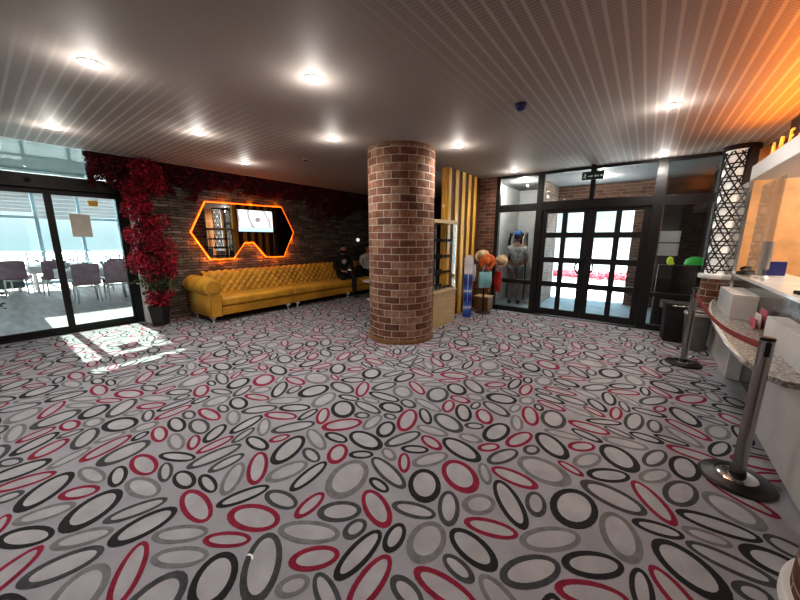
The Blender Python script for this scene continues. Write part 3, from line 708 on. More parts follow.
# ------------------------------------------------------------------ sofas
def sofa(name, L, label, arm_left, arm_right, loc):
    # front faces +X, length along +Y from 0 to L
    t = thing('tufted_sofa', label, 'sofa', loc, 0, 'mustard sofa sections along the slate wall')
    y0 = .26 if arm_left else .0; y1 = L-.26 if arm_right else L
    MB().box((-.92,y0-.14 if arm_left else y0,.125),(-.02,y1,.29)).build('base', 'mustard', t, bevel=.02)
    n = 1
    c = MB(); c.box((-.66,y0+.004,.30),(.015,y1-.004,.46)); c.build('seat_cushion', 'mustard', t, bevel=.045)
    prof = [(-.58,.40),(-.60,.50),(-.625,.60),(-.65,.68),(-.665,.74),(-.68,.79),(-.71,.835),(-.76,.86),(-.82,.862),(-.87,.84),(-.905,.79),(-.91,.73),(-.885,.68),(-.86,.62),(-.86,.40),(-.86,.13)]
    acc = [0]
    for i in range(1,len(prof)): acc.append(acc[-1]+math.dist(prof[i-1], prof[i]))
    def pr(s):
        s *= acc[-1]
        for i in range(1,len(prof)):
            if s <= acc[i] or i == len(prof)-1:
                f = (s-acc[i-1])/(acc[i]-acc[i-1]); a, b = prof[i-1], prof[i]
                d = (b[0]-a[0], b[1]-a[1]); l = math.hypot(*d)
                return a[0]+d[0]*f, a[1]+d[1]*f, d[1]/l, -d[0]/l, s
    def fn(u, v):
        y = y0+(y1-y0)*u; x, z, nx, nz, s = pr(v)
        w = 1 if .06 < s < .55 else max(0, 1-abs(s-.55)/.08 if s >= .55 else s/.06)
        a = y/.15; b = s/.155
        p = abs(math.sin(PI*(a+b)/1)*math.sin(PI*(a-b)/1))**.42
        h = .050*p*w
        return (x+nx*h, y, z+nz*h)
    bk = MB(); bk.grid(fn, int((y1-y0)*90), 76)
    for k in range(int((y1-y0)/.15)*2+2):
        for j in range(0,4):
            if (k+j) % 2: continue
            y = y0+ (k*.075 - (y0 % .15)); s = j*.0775*2/1
            s = j*.0775
            if not (y0+.03 < y < y1-.03): continue
            s += .0775*0
            if s < .05: continue
            x, z, nx, nz, _ = pr(min(1, s/acc[-1])); bk.sphere((x+nx*.006, y, z+nz*.006), .011, seg=8)
    bk.build('backrest', 'mustard', t, 'all')
    for side, on in ((0, arm_left), (1, arm_right)):
        if not on: continue
        sg = 1 if side == 0 else -1; yc = .14 if side == 0 else L-.14
        def ar(u, v):
            ang = -PI*.30 + v*PI*1.62
            x = -.90+.895*u; r = .150
            p = abs(math.sin(PI*(x/.15+v*3.2))*math.sin(PI*(x/.15-v*3.2)))**.45*math.sin(PI*v)*min(1, 6*(1-u))
            r += .028*p
            return (x, yc+sg*r*math.cos(ang), .665+r*math.sin(ang))
        am = MB(); am.grid(ar, 70, 40)
        am.box((-.90, yc-.075, .125), (-.012, yc+.115, .62)) if side == 0 else am.box((-.90, yc-.115, .125), (-.012, yc+.075, .62))
        arm = am.build('armrest', 'mustard', t, 'all')
        # scroll front face
        sf = MB(); sf.lathe([(.001,.012),(.09,.016),(.125,.010),(.150,.0),(.152,-.03)], (0,yc,.665), 32, 'X')
        sf.prism([(yc-.085*1,.125),(yc+.12,.125),(yc+.135,.45),(yc+.11,.62),(yc-.10,.62),(yc-.07,.42)] if side == 0 else [(yc-.12,.125),(yc+.085,.125),(yc+.07,.42),(yc+.10,.62),(yc-.11,.62),(yc-.135,.45)], 0, -.02, .006)
        sf.build('scroll_panel', 'mustard', arm, 60)
        pp = MB(); pp.tube([(.012, yc+.105*math.cos(q), .665+.105*math.sin(q)) for q in [2*PI*k/32 for k in range(32)]], .009, 8, closed=True)
        pp.tube([(.010,yc+sg*.118,.14),(.010,yc+sg*.13,.45),(.010,yc+sg*.115,.58)], .008, 8); pp.tube([(.010,yc-sg*.078,.14),(.010,yc-sg*.066,.42),(.010,yc-sg*.10,.58)], .008, 8)
        pp.build('piping', 'mustard2', arm, 'all')
    for fx in (-.09, -.80):
        for fy in (.13, L-.10):
            f = MB(); f.lathe([(.001,.128),(.055,.127),(.06,.105),(.035,.085),(.018,.06),(.013,.03),(.024,.012),(.022,.002),(.001,.002)], (fx,fy,0), 16)
            f.sphere((fx+.035,fy,.098), .028, 1.1, 1.6, .8, 10)
            f.build('foot', 'white', t, 'all')
    return t
SFX = -6.13
sofa('a', 1.80, 'mustard yellow tufted sofa section with rolled arm at the left end', True, False, (SFX, 2.36, 0))
sofa('b', 1.80, 'armless mustard yellow tufted sofa section in the middle of the row', False, False, (SFX, 4.17, 0))
sofa('c', 1.60, 'mustard yellow sofa section on which the man in black sits', False, True, (SFX, 5.98, 0))

# ------------------------------------------------------------------ people
def skin_obj(name, chains, m, parent, sub=2, root=None):
    """chains: lists of (key, pos, radius); shared keys weld chains together"""
    bm = bmesh.new(); L = bm.verts.layers.skin.verify(); V = {}
    for ch in chains:
        prev = None
        for key, pos, r in ch:
            if key not in V:
                v = bm.verts.new(pos); V[key] = v
                v[L].radius = (r, r) if not isinstance(r, tuple) else r
                v[L].use_root = (key == root)
            if prev is not None and bm.edges.get((prev, V[key])) is None: bm.edges.new((prev, V[key]))
            prev = V[key]
    me = bpy.data.meshes.new(name); bm.to_mesh(me); bm.free()
    me.materials.append(M[m] if isinstance(m, str) else m)
    o = bpy.data.objects.new(name, me); COL.objects.link(o); o.parent = parent
    s = o.modifiers.new('skin', 'SKIN'); s.use_smooth_shade = True
    ss = o.modifiers.new('sub', 'SUBSURF'); ss.levels = sub; ss.render_levels = sub
    return o
def hand(side, W, d, up, key):
    """chains for palm and five curled fingers: W wrist, d pointing direction, up back-of-hand normal"""
    W = Vector(W); d = Vector(d).normalized(); up = Vector(up).normalized(); lat = d.cross(up)*side
    ch = []; palm = W+d*.05
    ch.append([(key+'w', W, .024), (key+'p', palm, (.034))])
    for k, (o, ln) in enumerate(((-.028,.070),(-.009,.080),(.010,.075),(.028,.058))):
        b = W+d*.085+lat*o
        ch.append([(key+'p', palm, .03), (key+'b%d'%k, b, .0105), (key+'m%d'%k, b+d*ln*.5-up*ln*.2, .0092), (key+'t%d'%k, b+d*ln*.72-up*ln*.62, .0078)])
    tb = W+d*.03-lat*.03
    ch.append([(key+'w', W, .024), (key+'th0', tb, .013), (key+'th1', tb+d*.035-lat*.018-up*.012, .0105), (key+'th2', tb+d*.062-lat*.012-up*.024, .009)])
    return ch
def head_parts(body, H, yaw, beard, hairlen, cap=None, hairm='hair'):
    R_ = Matrix.Rotation(yaw, 3, 'Z'); H = Vector(H)
    def w(p): return tuple(H+R_@Vector(p))
    hd = MB()
    def hs(u, v):
        th = u*2*PI; ph = v*PI; z = math.cos(ph); r = math.sin(ph)
        x, y = r*math.cos(th), r*math.sin(th)
        fx = .098*x*(1+.03*max(0,x)); wy = .077*y; zz = .118*z
        if z < -.2: wy *= 1-.32*(-z-.2); fx = fx*(1-.20*(-z-.2))+.012*(-z-.2)
        if x > .75 and -.1 < z < .35: fx -= .004
        return w((fx, wy, zz))
    hd.grid(hs, 28, 18, closeu=True)
    hd.sphere(w((.104,0,-.018)), .014, 1, .9, 1.5, 10); hd.sphere(w((.098,0,.008)), .010, .8, .8, 2.0, 8)
    for s in (-1,1): hd.sphere(w((.0,s*.079,-.005)), .022, .9, .4, 1.3, 10)
    h = hd.build('head', 'skin', body, 'all')
    for s in (-1,1): MB().sphere(w((.086,s*.030,.016)), .0115, seg=10).build('eye', mat('eye_dark', (.05,.04,.035), .2), h, 'all')
    MB().sphere(w((.090,0,-.058)), .02, .5, 1.2, .35, 10).build('mouth', mat('lips', (.32,.12,.10), .5), h, 'all')
    hr = MB()
    def hh(u, v):
        th = u*2*PI; ph = v*PI*.60; z = math.cos(ph); r = math.sin(ph)
        x = r*math.cos(th); y = r*math.sin(th); sc_ = 1.09+.03*noise.noise((x*4,y*4,z*4))
        front = max(0, math.cos(th)); zz = .118*z*1.10
        if v > .5: zz = max(zz, -.01+.075*front) if x > 0 else zz-hairlen*(v-.5)
        return w((.100*x*sc_-.006, .079*y*sc_, zz))
    hr.grid(hh, 28, 14, closeu=True); hr.build('hair', hairm, body, 'all')
    if beard:
        bd = MB()
        def bf(u, v):
            th = (u-.5)*PI*1.15; z = -.035-.085*v
            k = 1-.35*v
            return w((.100*math.cos(th)*k*(1.0 if abs(th) < .5 else .98)+.006, .082*math.sin(th)*k, z-.012*math.cos(th)))
        bd.grid(bf, 20, 8); bd.build('beard', hairm, body, 'all')
    if cap:
        cp = MB(); cp.grid(lambda u, v: w((.112*math.sin(v*PI/2)*math.cos(u*2*PI)-.004, .092*math.sin(v*PI/2)*math.sin(u*2*PI), .03+.108*math.cos(v*PI/2))), 24, 8, closeu=True)
        cp.prism([w((.10,-.06,0))[:2], w((.175,-.04,0))[:2], w((.19,0,0))[:2], w((.175,.04,0))[:2], w((.10,.06,0))[:2]], 2, H.z+.03, H.z+.038)
        cp.build('cap', cap, body, 'all')
def seated_person(loc, rz, label, top, trousers, headyaw=0, motif=False, beard=False, hairlen=.03):
    t = thing('person', label, 'person', loc, rz)     # faces +X, origin on the floor below the hips
    hip = (0,0,.56)
    J = dict(pel=(0,0,.56), sp=(-.05,0,.78), ch=(-.05,0,.96), nk=(-.01,0,1.10), hb=(.01,0,1.17))
    ch = [[('pel',J['pel'],.13),('sp',J['sp'],.125),('ch',J['ch'],.14),('nk',J['nk'],.055),('hb',J['hb'],.052)]]
    leg = []; arms = []; slv = []
    for s in (-1,1):
        k = 'l' if s > 0 else 'r'
        hipj = (.04,s*.10,.54); kn = (.46,s*.15,.54); an = (.45+.06*s,s*.13,.10); toe = (.62+.06*s,s*.15,.04)
        c = [('pel',J['pel'],.13),(k+'h',hipj,.095),(k+'mt',(.25,s*.13,.55),.082),(k+'k',kn,.062),(k+'c',(.46+.03*s,s*.14,.38),.055),(k+'a',an,.038)]
        ch.append(c); leg.append(c[:]); 
        sh = (-.05,s*.185,.99); el = (.06,s*.25,.74); wr = (.27,s*.08,.70+.03*s)
        ch.append([('ch',J['ch'],.14),(k+'s',sh,.062),(k+'ua',(-.0,s*.225,.87),.05),(k+'e',el,.042),(k+'fa',(.17,s*.17,.715),.036),(k+'w',wr,.025)])
        slv.append([('ch',J['ch'],.15),(k+'s',sh,.078),(k+'ua',(-.0,s*.225,.87),.062),(k+'e',el,.055),(k+'fa',(.17,s*.17,.715),.047),(k+'cf',(.235,s*.11,.705+.02*s),.04)])
        ch += hand(s, wr, (.85,-s*.45,.12), (0,0,1), k)
    body = skin_obj('body', ch, 'skin', t, 2, 'pel')
    trch = [[('pel',(0,0,.56),.145)]+[(a, b, r+.014) for a, b, r in c[1:]] for c in leg]
    skin_obj('trousers', trch, trousers, t, 2, 'pel')
    skin_obj('shirt', [[('w',(0,0,.60),.148),('sp',J['sp'],.150),('ch',J['ch'],.155),('nk',(-.015,0,1.09),.080),('cl',(-.005,0,1.135),.064)]]+slv, top, t, 2, 'w')
    for s in (-1,1):
        sh = MB(); x = .45+.06*s
        sh.grid(lambda u, v: (x-.05+.27*v, s*.135+.02*s*v+(.047-.012*abs(v-.6))*math.cos(u*2*PI)*math.sin(PI*min(1,.12+v*.9))**.5, .05+(.047-.018*v)*math.sin(u*2*PI)), 16, 10, closeu=True)
        sh.build('shoe', 'blackmatt', t, 'all')
    head_parts(t, (.03,0,1.27), headyaw, beard, hairlen)
    if motif:
        mo = MB()
        for k in range(8):
            a = k*PI/4; c = (.113,0,.93)
            mo.tube([(.118,.012*math.cos(a),.93+.012*math.sin(a)),(.116,.045*math.cos(a),.93+.045*math.sin(a)),(.108,.078*math.cos(a),.93+.078*math.sin(a))],[.008,.017,.004],6)
        mo.build('chest_motif', 'cloth_white', t, 'all')
    ph = MB(); ph.box((.36,-.045,.735),(.44,.045,.745)); 
    return t
seated_person((-6.62,6.12,0), -.45, 'bearded person in black top with white chest motif sitting on the sofa end', 'cloth_black', 'cloth_black', .0, True, True)
seated_person((-6.55,7.02,0), -.2, 'person in a white top sitting partly hidden behind the brick column', 'cloth_white', 'cloth_black', .2)
t = thing('mobile_phone', 'flat dark phone held in the hands of the person in black', 'phone', (-6.26,5.98,.715), -.45)
MB().box((-.0,-.04,0),(.14,.04,.009)).build('phone_body', 'blackmatt', t, bevel=.003); MB().box((.006,-.036,.0092),(.134,.036,.0096)).build('phone_screen', mat('lit_phone_screen', (.3,.3,.35), .2, emit=(.8,.85,1), estr=.8), t)
# black bag between the two sitters
t = thing('handbag', 'soft black bag standing between the two seated people', 'bag', (-6.50,6.62,.46))
bg = MB(); bg.grid(lambda u, v: ((.10-.03*v)*math.cos(u*2*PI)*(1 if v < .98 else .2), (.15-.03*v)*math.sin(u*2*PI), .02+.30*v), 20, 8, closeu=True); bg.cyl((0,0,0), .1, 0.005, .02); bg.build('bag_body', 'cloth_black', t, 'all')
MB().tube([(0,-.08+.16*k/8,.30+.10*math.sin(PI*k/8)) for k in range(9)], .008, 8).build('bag_handle', 'blackmatt', t, 'all')
# floor lamp behind them
t = thing('floor_lamp', 'slim black floor lamp with a small white globe behind the sitters', 'lamp', (-7.02,7.12,0))
MB().cyl((0,0,0), .12, .002, .02, 24).build('base', 'blackmatt', t, 40); MB().tube([(0,0,.02),(0,0,1.45)], .014, 10).build('pole', 'blackmatt', t, 'all')
MB().sphere((0,0,1.50), .055, seg=16).build('lamp_shade', mat('white_globe', (.9,.9,.85), .4, emit=(1,.95,.85), estr=.7), t, 'all')
# small white table
t = thing('side_table', 'small white table by the sofa end, half hidden by the column', 'table', (-5.45,6.05,0))
MB().lathe([(.001,.47),(.26,.47),(.27,.48),(.27,.495),(.26,.505),(.001,.505)], seg=32).build('table_top', 'white', t, 40)
MB().lathe([(.001,.002),(.19,.002),(.19,.02),(.06,.05),(.04,.10),(.04,.40),(.09,.47),(.001,.47)], seg=28).build('pedestal', 'white', t, 40)

# ------------------------------------------------------------------ slatted screen, TV, display case
t = thing('slatted_screen', 'golden wood slat screen wall between column and entrance', 'partition', (-3.07,5.42,0))
MB().box((-.055,.03,.0),(.045,1.40,CEIL-.001)).build('backing_panel', 'slatback', t)
for k in range(6):
    y = .0+k*.27
    w = .13 if k else .10
    for sx in ((.045,.072), (-.082,-.055)):
        if y+w > 1.42: continue
        MB().box((sx[0],y,.0),(sx[1],y+w,CEIL-.001)).build('slat', 'slatwood', t, bevel=.004)
MB().box((-.055,-.035,0),(.045,.03,CEIL-.001)).build('end_board', 'slatwood', t, bevel=.004)
t = thing('television', 'bright television hung on the slats, seen in the mirror', 'television', (-3.17,6.15,2.13))
MB().box((-.035,-.66,-.39),(.012,.66,.39)).build('tv_casing', 'blackmatt', t, bevel=.006); MB().box((-.040,-.635,-.365),(-.036,.635,.365)).build('tv_screen', 'screen', t)

t = thing('display_case', 'tall glass display case on a pale wooden base behind the column', 'display case', (-3.0,4.86,0))
MB().box((-.20,-.30,.0),(.24,.48,.60)).build('base_cabinet', 'birch', t, bevel=.006)
MB().box((-.22,-.31,.60),(.26,.50,.645)).build('base_top', 'birch', t, bevel=.006)
fr = []
for x in (-.19,.22):
    for y in (-.285,.46): fr.append(((x-.008,y-.008,.645),(x+.008,y+.008,1.80)))
for a, b in fr: MB().box(a, b).build('frame_post', 'steel', t, bevel=.002)
MB().box((-.21,-.305,1.80),(.24,.48,1.86)).build('case_lid', 'birch', t, bevel=.004)
for z in (.92,1.20,1.48): MB().box((-.18,-.28,z),(.21,.45,z+.008)).build('shelf', 'glass', t)
g = MB()
g.quad([(.228,-.285,.645),(.228,.46,.645),(.228,.46,1.80),(.228,-.285,1.80)]); g.quad([(-.19,-.293,.645),(.22,-.293,.645),(.22,-.293,1.80),(-.19,-.293,1.80)])
g.build('glass_side', 'glass', t)
def sunglasses():
    t = thing('sunglasses', 'dark sunglasses on a display case shelf', 'sunglasses', (0,0,-5), 0, 'sunglasses in the display case')
    L = MB()
    for s in (-1,1): L.lathe([(.001,.0),(.024,.001),(.026,.004),(.001,.006)], (0,s*.032,.028), 12, 'X')
    L.build('lenses', 'glassesdark', t, 'all')
    fm = MB(); 
    for s in (-1,1):
        fm.tube([(.003,s*.032+.027*math.cos(q),.028+.027*math.sin(q)) for q in [2*PI*k/12 for k in range(12)]], .003, 6, closed=True)
        fm.tube([(.003,s*.058,.034),(-.09,s*.060,.036),(-.13,s*.058,.018)], .003, 6)
    fm.tube([(.003,-.008,.032),(.003,.008,.032)], .003, 6); fm.build('spectacle_frame', 'blackmatt', t, 'all')
    return t
sg = sunglasses(); first = True
rows = {.655:'lowest', .929:'second lowest', 1.209:'second highest', 1.489:'top'}
for z, nm in rows.items():
    for i, y in enumerate((-.20,-.06,.08,.22,.36)):
        for j, x in enumerate((-.03,.15)):
            loc = (-3.0+x, 4.86+y, z+.002)
            lb = 'dark sunglasses on the %s shelf level of the glass case, %s row' % (nm, 'front' if j else 'back')
            if first: sg.location = loc; sg['label'] = lb; first = False
            else: dup(sg, loc, label=lb)

# ------------------------------------------------------------------ shop rack with bags and hats
t = thing('snowboard', 'blue and white board standing upright against the slatted screen', 'board', (-2.72,5.80,0), -1.05)
def board(u, v):
    z = 1.24*v; w = .105*(1-(abs(2*v-1))**9)+.002
    return (.0+.008*math.cos(u*2*PI)-.05*v, w*math.cos(u*2*PI), z+.004)
bd = MB()
pr_ = [( .11*math.sin(q)*1.0, 1.12+.11*math.cos(q)) for q in [PI/2*(1-k/6) for k in range(7)]]
out = [(-.08,.004),(.08,.004)]+[(.08*math.sin(q), 1.15+.09*math.cos(q)) for q in [PI/2-PI*k/14 for k in range(15)]]
bd.prism(out, 0, -.008, .008)
def board_mat():
    m, nt, b, o_ = nodes_of('blue_white_board_print')
    tc = nt.nodes.new('ShaderNodeTexCoord'); w = nt.nodes.new('ShaderNodeTexWave'); w.inputs['Scale'].default_value = .9; w.inputs['Distortion'].default_value = 5
    w.bands_direction = 'Z'; nt.links.new(tc.outputs['Object'], w.inputs['Vector'])
    sp = nt.nodes.new('ShaderNodeSeparateXYZ'); nt.links.new(tc.outputs['Object'], sp.inputs[0])
    v = mathn(nt, 'ADD', mathn(nt, 'MULTIPLY', w.outputs['Fac'], .55), mathn(nt, 'MULTIPLY', mathn(nt, 'GREATER_THAN', sp.outputs[2], .88), .55))
    nt.links.new(ramp(nt, v, [(0,(.02,.05,.30)),(.36,(.06,.16,.52)),(.50,(.10,.22,.6)),(.56,(.7,.72,.78)),(1,(.85,.85,.88))]), b.inputs['Base Color']); b.inputs['Roughness'].default_value = .35
    return m
o = bd.build('deck', board_mat(), t, bevel=.003)
MB().tube([(.012,.0,.30),(.012,.0,.9)], .006, 6).build('edge_stripe', 'white', t, 'all')
t = thing('shop_rack', 'black stand carrying bags and straw hats beside the slatted screen', 'rack', (-2.62,6.36,0))
r_ = MB(); r_.tube([(0,0,.02),(0,0,1.22)], .018, 10); r_.build('pole', 'blackmatt', t, 'all')
MB().lathe([(.001,.002),(.16,.002),(.15,.02),(.03,.03),(.001,.03)], seg=24).build('base', 'blackmatt', t, 40)
MB().tube([(-.26,-.16,1.10),(0,0,1.12),(.26,.10,1.10)], .010, 8).build('hanging_bar', 'blackmatt', t, 'all')
MB().tube([(.10,-.20,1.02),(0,0,1.06),(-.05,.2,1.02)], .010, 8).build('hanging_bar', 'blackmatt', t, 'all')
def tote(name, label, loc, rz, w, h, m, tilt=.02):
    t = thing(name, label, 'bag', loc, rz)
    b = MB(); b.grid(lambda u, v: ((.012+.045*math.sin(PI*min(1,(1-v)*1.1)))*math.sin(u*2*PI), w/2*(1-.12*v*0+.06*(v))*math.copysign(abs(math.cos(u*2*PI))**.5, math.cos(u*2*PI)), -h*(1-v)), 24, 10, closeu=True)
    b.grid(lambda u, v: ((.012+.0)*v*math.sin(u*2*PI), w/2*v*math.cos(u*2*PI), -h), 24, 2, closeu=True)
    b.build('bag_body', m, t, 'all')
    for s in (-1,1): MB().tube([(s*.012, -w*.25+w*.5*k/8, -.01+.16*math.sin(PI*k/8)) for k in range(9)], .006, 6).build('strap', m, t, 'all')
tote('tote_bag', 'pale blue bag hanging lowest on the front of the shop rack', (-2.50,6.12,.90), -.5, .30, .32, 'teal')
tote('tote_bag', 'off-white bag hanging left on the shop rack', (-2.82,6.17,1.02), -.4, .20, .34, 'bagwhite')
tote('tote_bag', 'red bag hanging low on the right of the shop rack', (-2.37,6.47,.88), .9, .20, .42, 'redbag')
tote('tote_bag', 'dark orange bag hanging behind the pale blue bag', (-2.51,6.36,.84), .3, .20, .36, 'orangestraw')
def hat(label, loc, rx, ry, rb, m):
    t = thing('straw_hat', label, 'hat', loc); t.rotation_euler = (rx, ry, 0)
    MB().lathe([(.078,.0),(rb*.7,-.004),(rb,.010),(rb,.014),(rb*.7,.004),(.08,.008)], seg=30).build('brim', m, t, 'all')
    MB().lathe([(.082,.0),(.080,.07),(.06,.105),(.001,.11)], seg=26).build('crown', m, t, 'all')
    MB().lathe([(.084,.004),(.084,.026)], seg=26).build('hat_band', 'blackmatt', t, 'all')
hat('large orange straw hat facing forward on the shop rack', (-2.50,6.20,1.09), 1.25, .35, .165, 'orangestraw')
hat('cream straw hat at the right end of the shop rack', (-2.33,6.50,1.10), 1.2, .45, .13, 'creamstraw')
hat('cream straw hat on top of the shop rack behind the orange one', (-2.66,6.28,1.20), .9, .1, .15, 'creamstraw')
0 and hat('small brown-orange straw hat above the large orange hat', (-2.46,6.36,1.26), .8, .3, .12, 'orangestraw')
t = thing('wooden_box', 'low brown wooden box on the floor under the hanging bags', 'box', (-2.72,6.62,0))
MB().box((-.16,-.14,.01),(.16,.14,.30)).build('box_body', 'birchdark', t, bevel=.006); MB().box((-.17,-.15,.30),(.17,.15,.325)).build('box_lid', 'birch', t, bevel=.004)

# ------------------------------------------------------------------ lattice column by the entrance
LC = (.90, 6.66); LR = .17
t = thing('lattice_column', 'half-round lit column with dark star lattice beside the entrance', 'column', (LC[0], LC[1], 0))
MB().lathe([(LR+.01,.0),(LR+.01,.98)], seg=40, uv=True).build('brick_base', 'colbrick', t, 'all')
MB().lathe([(.02,.98),(LR+.05,.98),(LR+.055,1.0),(LR+.05,1.04),(.02,1.04)], seg=40).build('ledge', 'white', t, 40)
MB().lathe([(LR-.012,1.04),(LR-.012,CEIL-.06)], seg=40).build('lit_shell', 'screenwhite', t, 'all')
MB().lathe([(LR-.02,CEIL-.06),(LR+.022,CEIL-.06),(LR+.022,CEIL-.001),(.02,CEIL-.001)], seg=40).build('crown_ring', 'darkwall', t, 40)
lat = MB()
def cmap(u, v, r=LR): a = u/LR; return Vector((r*math.cos(a), r*math.sin(a), v))
def strap(p, q, w=.0088):
    n = 10; pts = [(p[0]+(q[0]-p[0])*k/n, p[1]+(q[1]-p[1])*k/n) for k in range(n+1)]
    pts = [pt for pt in pts if 1.05 <= pt[1] <= CEIL-.07 and ua-.003 <= pt[0] <= ub+.003]
    if len(pts) < 2: return
    lat.tube([cmap(*pt) for pt in pts], w, 6)
# strap pattern of stars and hexagons, wrapping the camera side of the shell
ua, ub = PI*.93*LR, PI*1.58*LR
hs = .102; row = hs*math.sqrt(3)
zc = 1.05; r_i = 0
while zc < CEIL:
    uc = ua -hs + (0 if r_i % 2 == 0 else hs)
    while uc < ub+.10:
        R_ = hs*1.1547
        st = [(uc+R_*math.cos(PI/2+k*PI/3), zc+R_*math.sin(PI/2+k*PI/3)) for k in range(6)]
        for k in range(6):
            a, b = st[k], st[(k+2) % 6]
            strap(a, b)
        uc += 2*hs
    zc += row; r_i += 1
for u in (ua-.004, ub+.004):
    lat.tube([cmap(u,1.05), cmap(u,CEIL-.07)], .013, 6)
lat.build('lattice', 'darkwall', t, 'all')
shd = MB(); 
def shf(u, v): a = (PI*1.59+PI*1.1*u); return tuple(cmap(a*LR, 1.04+(CEIL-.06-1.04)*v, LR+.004))
shd.grid(shf, 20, 2); shd.build('side_cover', 'darkwall', t, 'all')

# ------------------------------------------------------------------ reception desk
t = thing('reception_desk', 'white reception desk with raised granite-fronted counter', 'desk', (0,0,0))
MB().box((.88,2.36,.0),(1.0,3.97,.92)).build('front_block', 'desk', t, bevel=.006)
MB().box((.88,4.95,.0),(1.0,6.40,.66)).build('lower_panel', 'desk', t, bevel=.006)
MB().box((1.0,2.36,.0),(1.06,6.40,1.075)).build('back_panel', 'darkstone', t)
MB().box((.80,4.85,.705),(1.0,5.62,.97)).build('raised_block', 'desk', t, bevel=.005)
tp = MB(); tp.box((.97,2.36,1.075),(1.50,6.40,1.11)); tp.build('counter_top', 'desk', t, bevel=.004)
sh = [(1.0,6.35),(.86,6.30),(.80,6.0),(.735,5.5),(.685,4.9),(.655,4.3),(.645,3.7),(.66,3.2),(.70,2.95),(.76,2.86),(.88,2.85)]
MB().prism(sh+[(1.0,3.2)], 2, .665, .705).build('writing_shelf', 'granite', t, bevel=.004)
ed = MB(); ed.tube([(x-.004,y,.685) for x, y in sh[1:8]], .019, 8); ed.build('shelf_edge', 'desk', t, 'all')
MB().box((1.44,2.36,0),(1.50,6.40,1.075)).build('rear_panel', 'desk', t)
# card holder
t = thing('card_holder', 'pink and red leaflet holder on the granite shelf', 'leaflet holder', (.935,4.45,.705), 0)
hd = MB(); 
MB().box((-.05,-.11,.0),(.05,.11,.012)).build('holder_base', 'silver', t); 
for k in range(3): MB().box((-.035+.03*k,-.10,.012),(-.026+.03*k,.10,.10+.045*k)).build('leaflet', 'pinkred' if k != 1 else 'bagwhite', t)
# sneeze guards
t = thing('acrylic_screen', 'clear acrylic screen standing on the far end of the desk', 'screen', (.90,0,.72))
MB().box((.0,5.70,-.01),(.008,6.36,1.52)).build('side_sheet', 'acrylic', t)
MB().box((.105,4.9,.40),(.113,5.72,1.45)).build('front_sheet', 'acrylic', t)
MB().box((-.01,5.68,-.01),(.02,5.70,1.52)).build('corner_profile', 'steel', t)
# monitor etc
t = thing('computer_monitor', 'silver computer monitor seen from its side on the counter top', 'monitor', (1.14,5.70,1.11), -.06)
MB().box((-.015,-.24,.10),(.02,.24,.42)).build('monitor_casing', 'silver', t, bevel=.008); MB().box((-.03,-.035,.01),(.0,.035,.20)).build('monitor_stand', 'silver', t, bevel=.004)
MB().lathe([(.001,.0),(.11,.001),(.10,.012),(.001,.014)], seg=24).build('monitor_foot', 'silver', t, 40)
t = thing('ring_binder', 'dark blue box file standing behind the monitor', 'file', (1.28,6.0,1.11), .1)
MB().box((-.11,-.04,.0),(.11,.04,.17)).build('binder_cover', 'bluepl', t, bevel=.003); MB().box((-.105,-.033,.003),(.112,.033,.165)).build('binder_pages', 'paper', t)
t = thing('card_reader', 'small black card reader lying on the counter top', 'card reader', (1.07,3.98,1.11), .3)
MB().box((-.04,-.08,.0),(.04,.08,.03)).build('reader_body', 'blackmatt', t, bevel=.006); MB().box((-.025,-.02,.0302),(.025,.06,.031)).build('reader_screen', 'bingrey', t)
t = thing('computer_mouse', 'white computer mouse in front of the monitor', 'mouse', (1.06,5.45,1.11))
MB().sphere((0,0,.014), .035, .8, 1.5, .42).build('mouse_shell', 'white', t, 'all')
t = thing('telephone', 'dark desk telephone beside the monitor', 'telephone', (1.03,5.93,1.11), .2)
MB().prism([(-.07,.0),(.07,.0),(.07,.06),(-.07,.02)], 1, -.09, .09).build('phone_base', 'blackmatt', t, bevel=.004); MB().tube([(-.0,-.085,.06),(.03,-.06,.085),(.03,.06,.085),(0,.085,.06)], .017, 8).build('handset', 'blackmatt', t, 'all')

# fascia
t = sempty('trim_3', 'white band and dark lettered fascia over the reception desk', 'fascia')
MB().box((.87,.6,2.22),(1.35,5.60,2.38)).build('white_band', 'white', t, bevel=.004)
MB().box((1.10,.6,2.38),(1.16,5.60,CEIL)).build('fascia_panel', 'darkwall', t)
MB().box((.90,.6,2.381),(.925,5.45,2.40)).build('led_channel', 'led', t)
def letter(ch, y, size=.27):
    c = bpy.data.curves.new('letter', 'FONT'); c.body = ch; c.size = size*1.35; c.extrude = .008; c.align_x = 'CENTER'
    tmp = bpy.data.objects.new('tmp', c); COL.objects.link(tmp)
    dg = bpy.context.evaluated_depsgraph_get(); me = bpy.data.meshes.new_from_object(tmp.evaluated_get(dg))
    bpy.data.objects.remove(tmp)
    me.materials.clear(); me.materials.append(M['brass'])
    o = bpy.data.objects.new('sign_letter', me); COL.objects.link(o)
    o.rotation_euler = (PI/2, 0, -PI/2); o.location = (.95, y, 2.43)
    tag(o, 'gold letter %s lit on the dark fascia over the reception' % ch, 'letter', 'gold letters over the reception')
for i, ch in enumerate('ARES'): letter(ch, 5.28-i*.27, .135)
def area(name, loc, rot, size, sy, energy, col):
    l = bpy.data.lights.new(name, 'AREA'); l.shape = 'RECTANGLE'; l.size = size; l.size_y = sy; l.energy = energy; l.color = col
    o = bpy.data.objects.new(name, l); COL.objects.link(o); o.location = loc; o.rotation_euler = rot; return o
area('led_wash', (.91,3.1,2.42), (PI,0,0), .05, 4.8, 48, (1,.28,.03))
area('reception_wash', (1.9,5.3,2.75), (0,0,0), .3, 1.8, 60, (1,.84,.66))

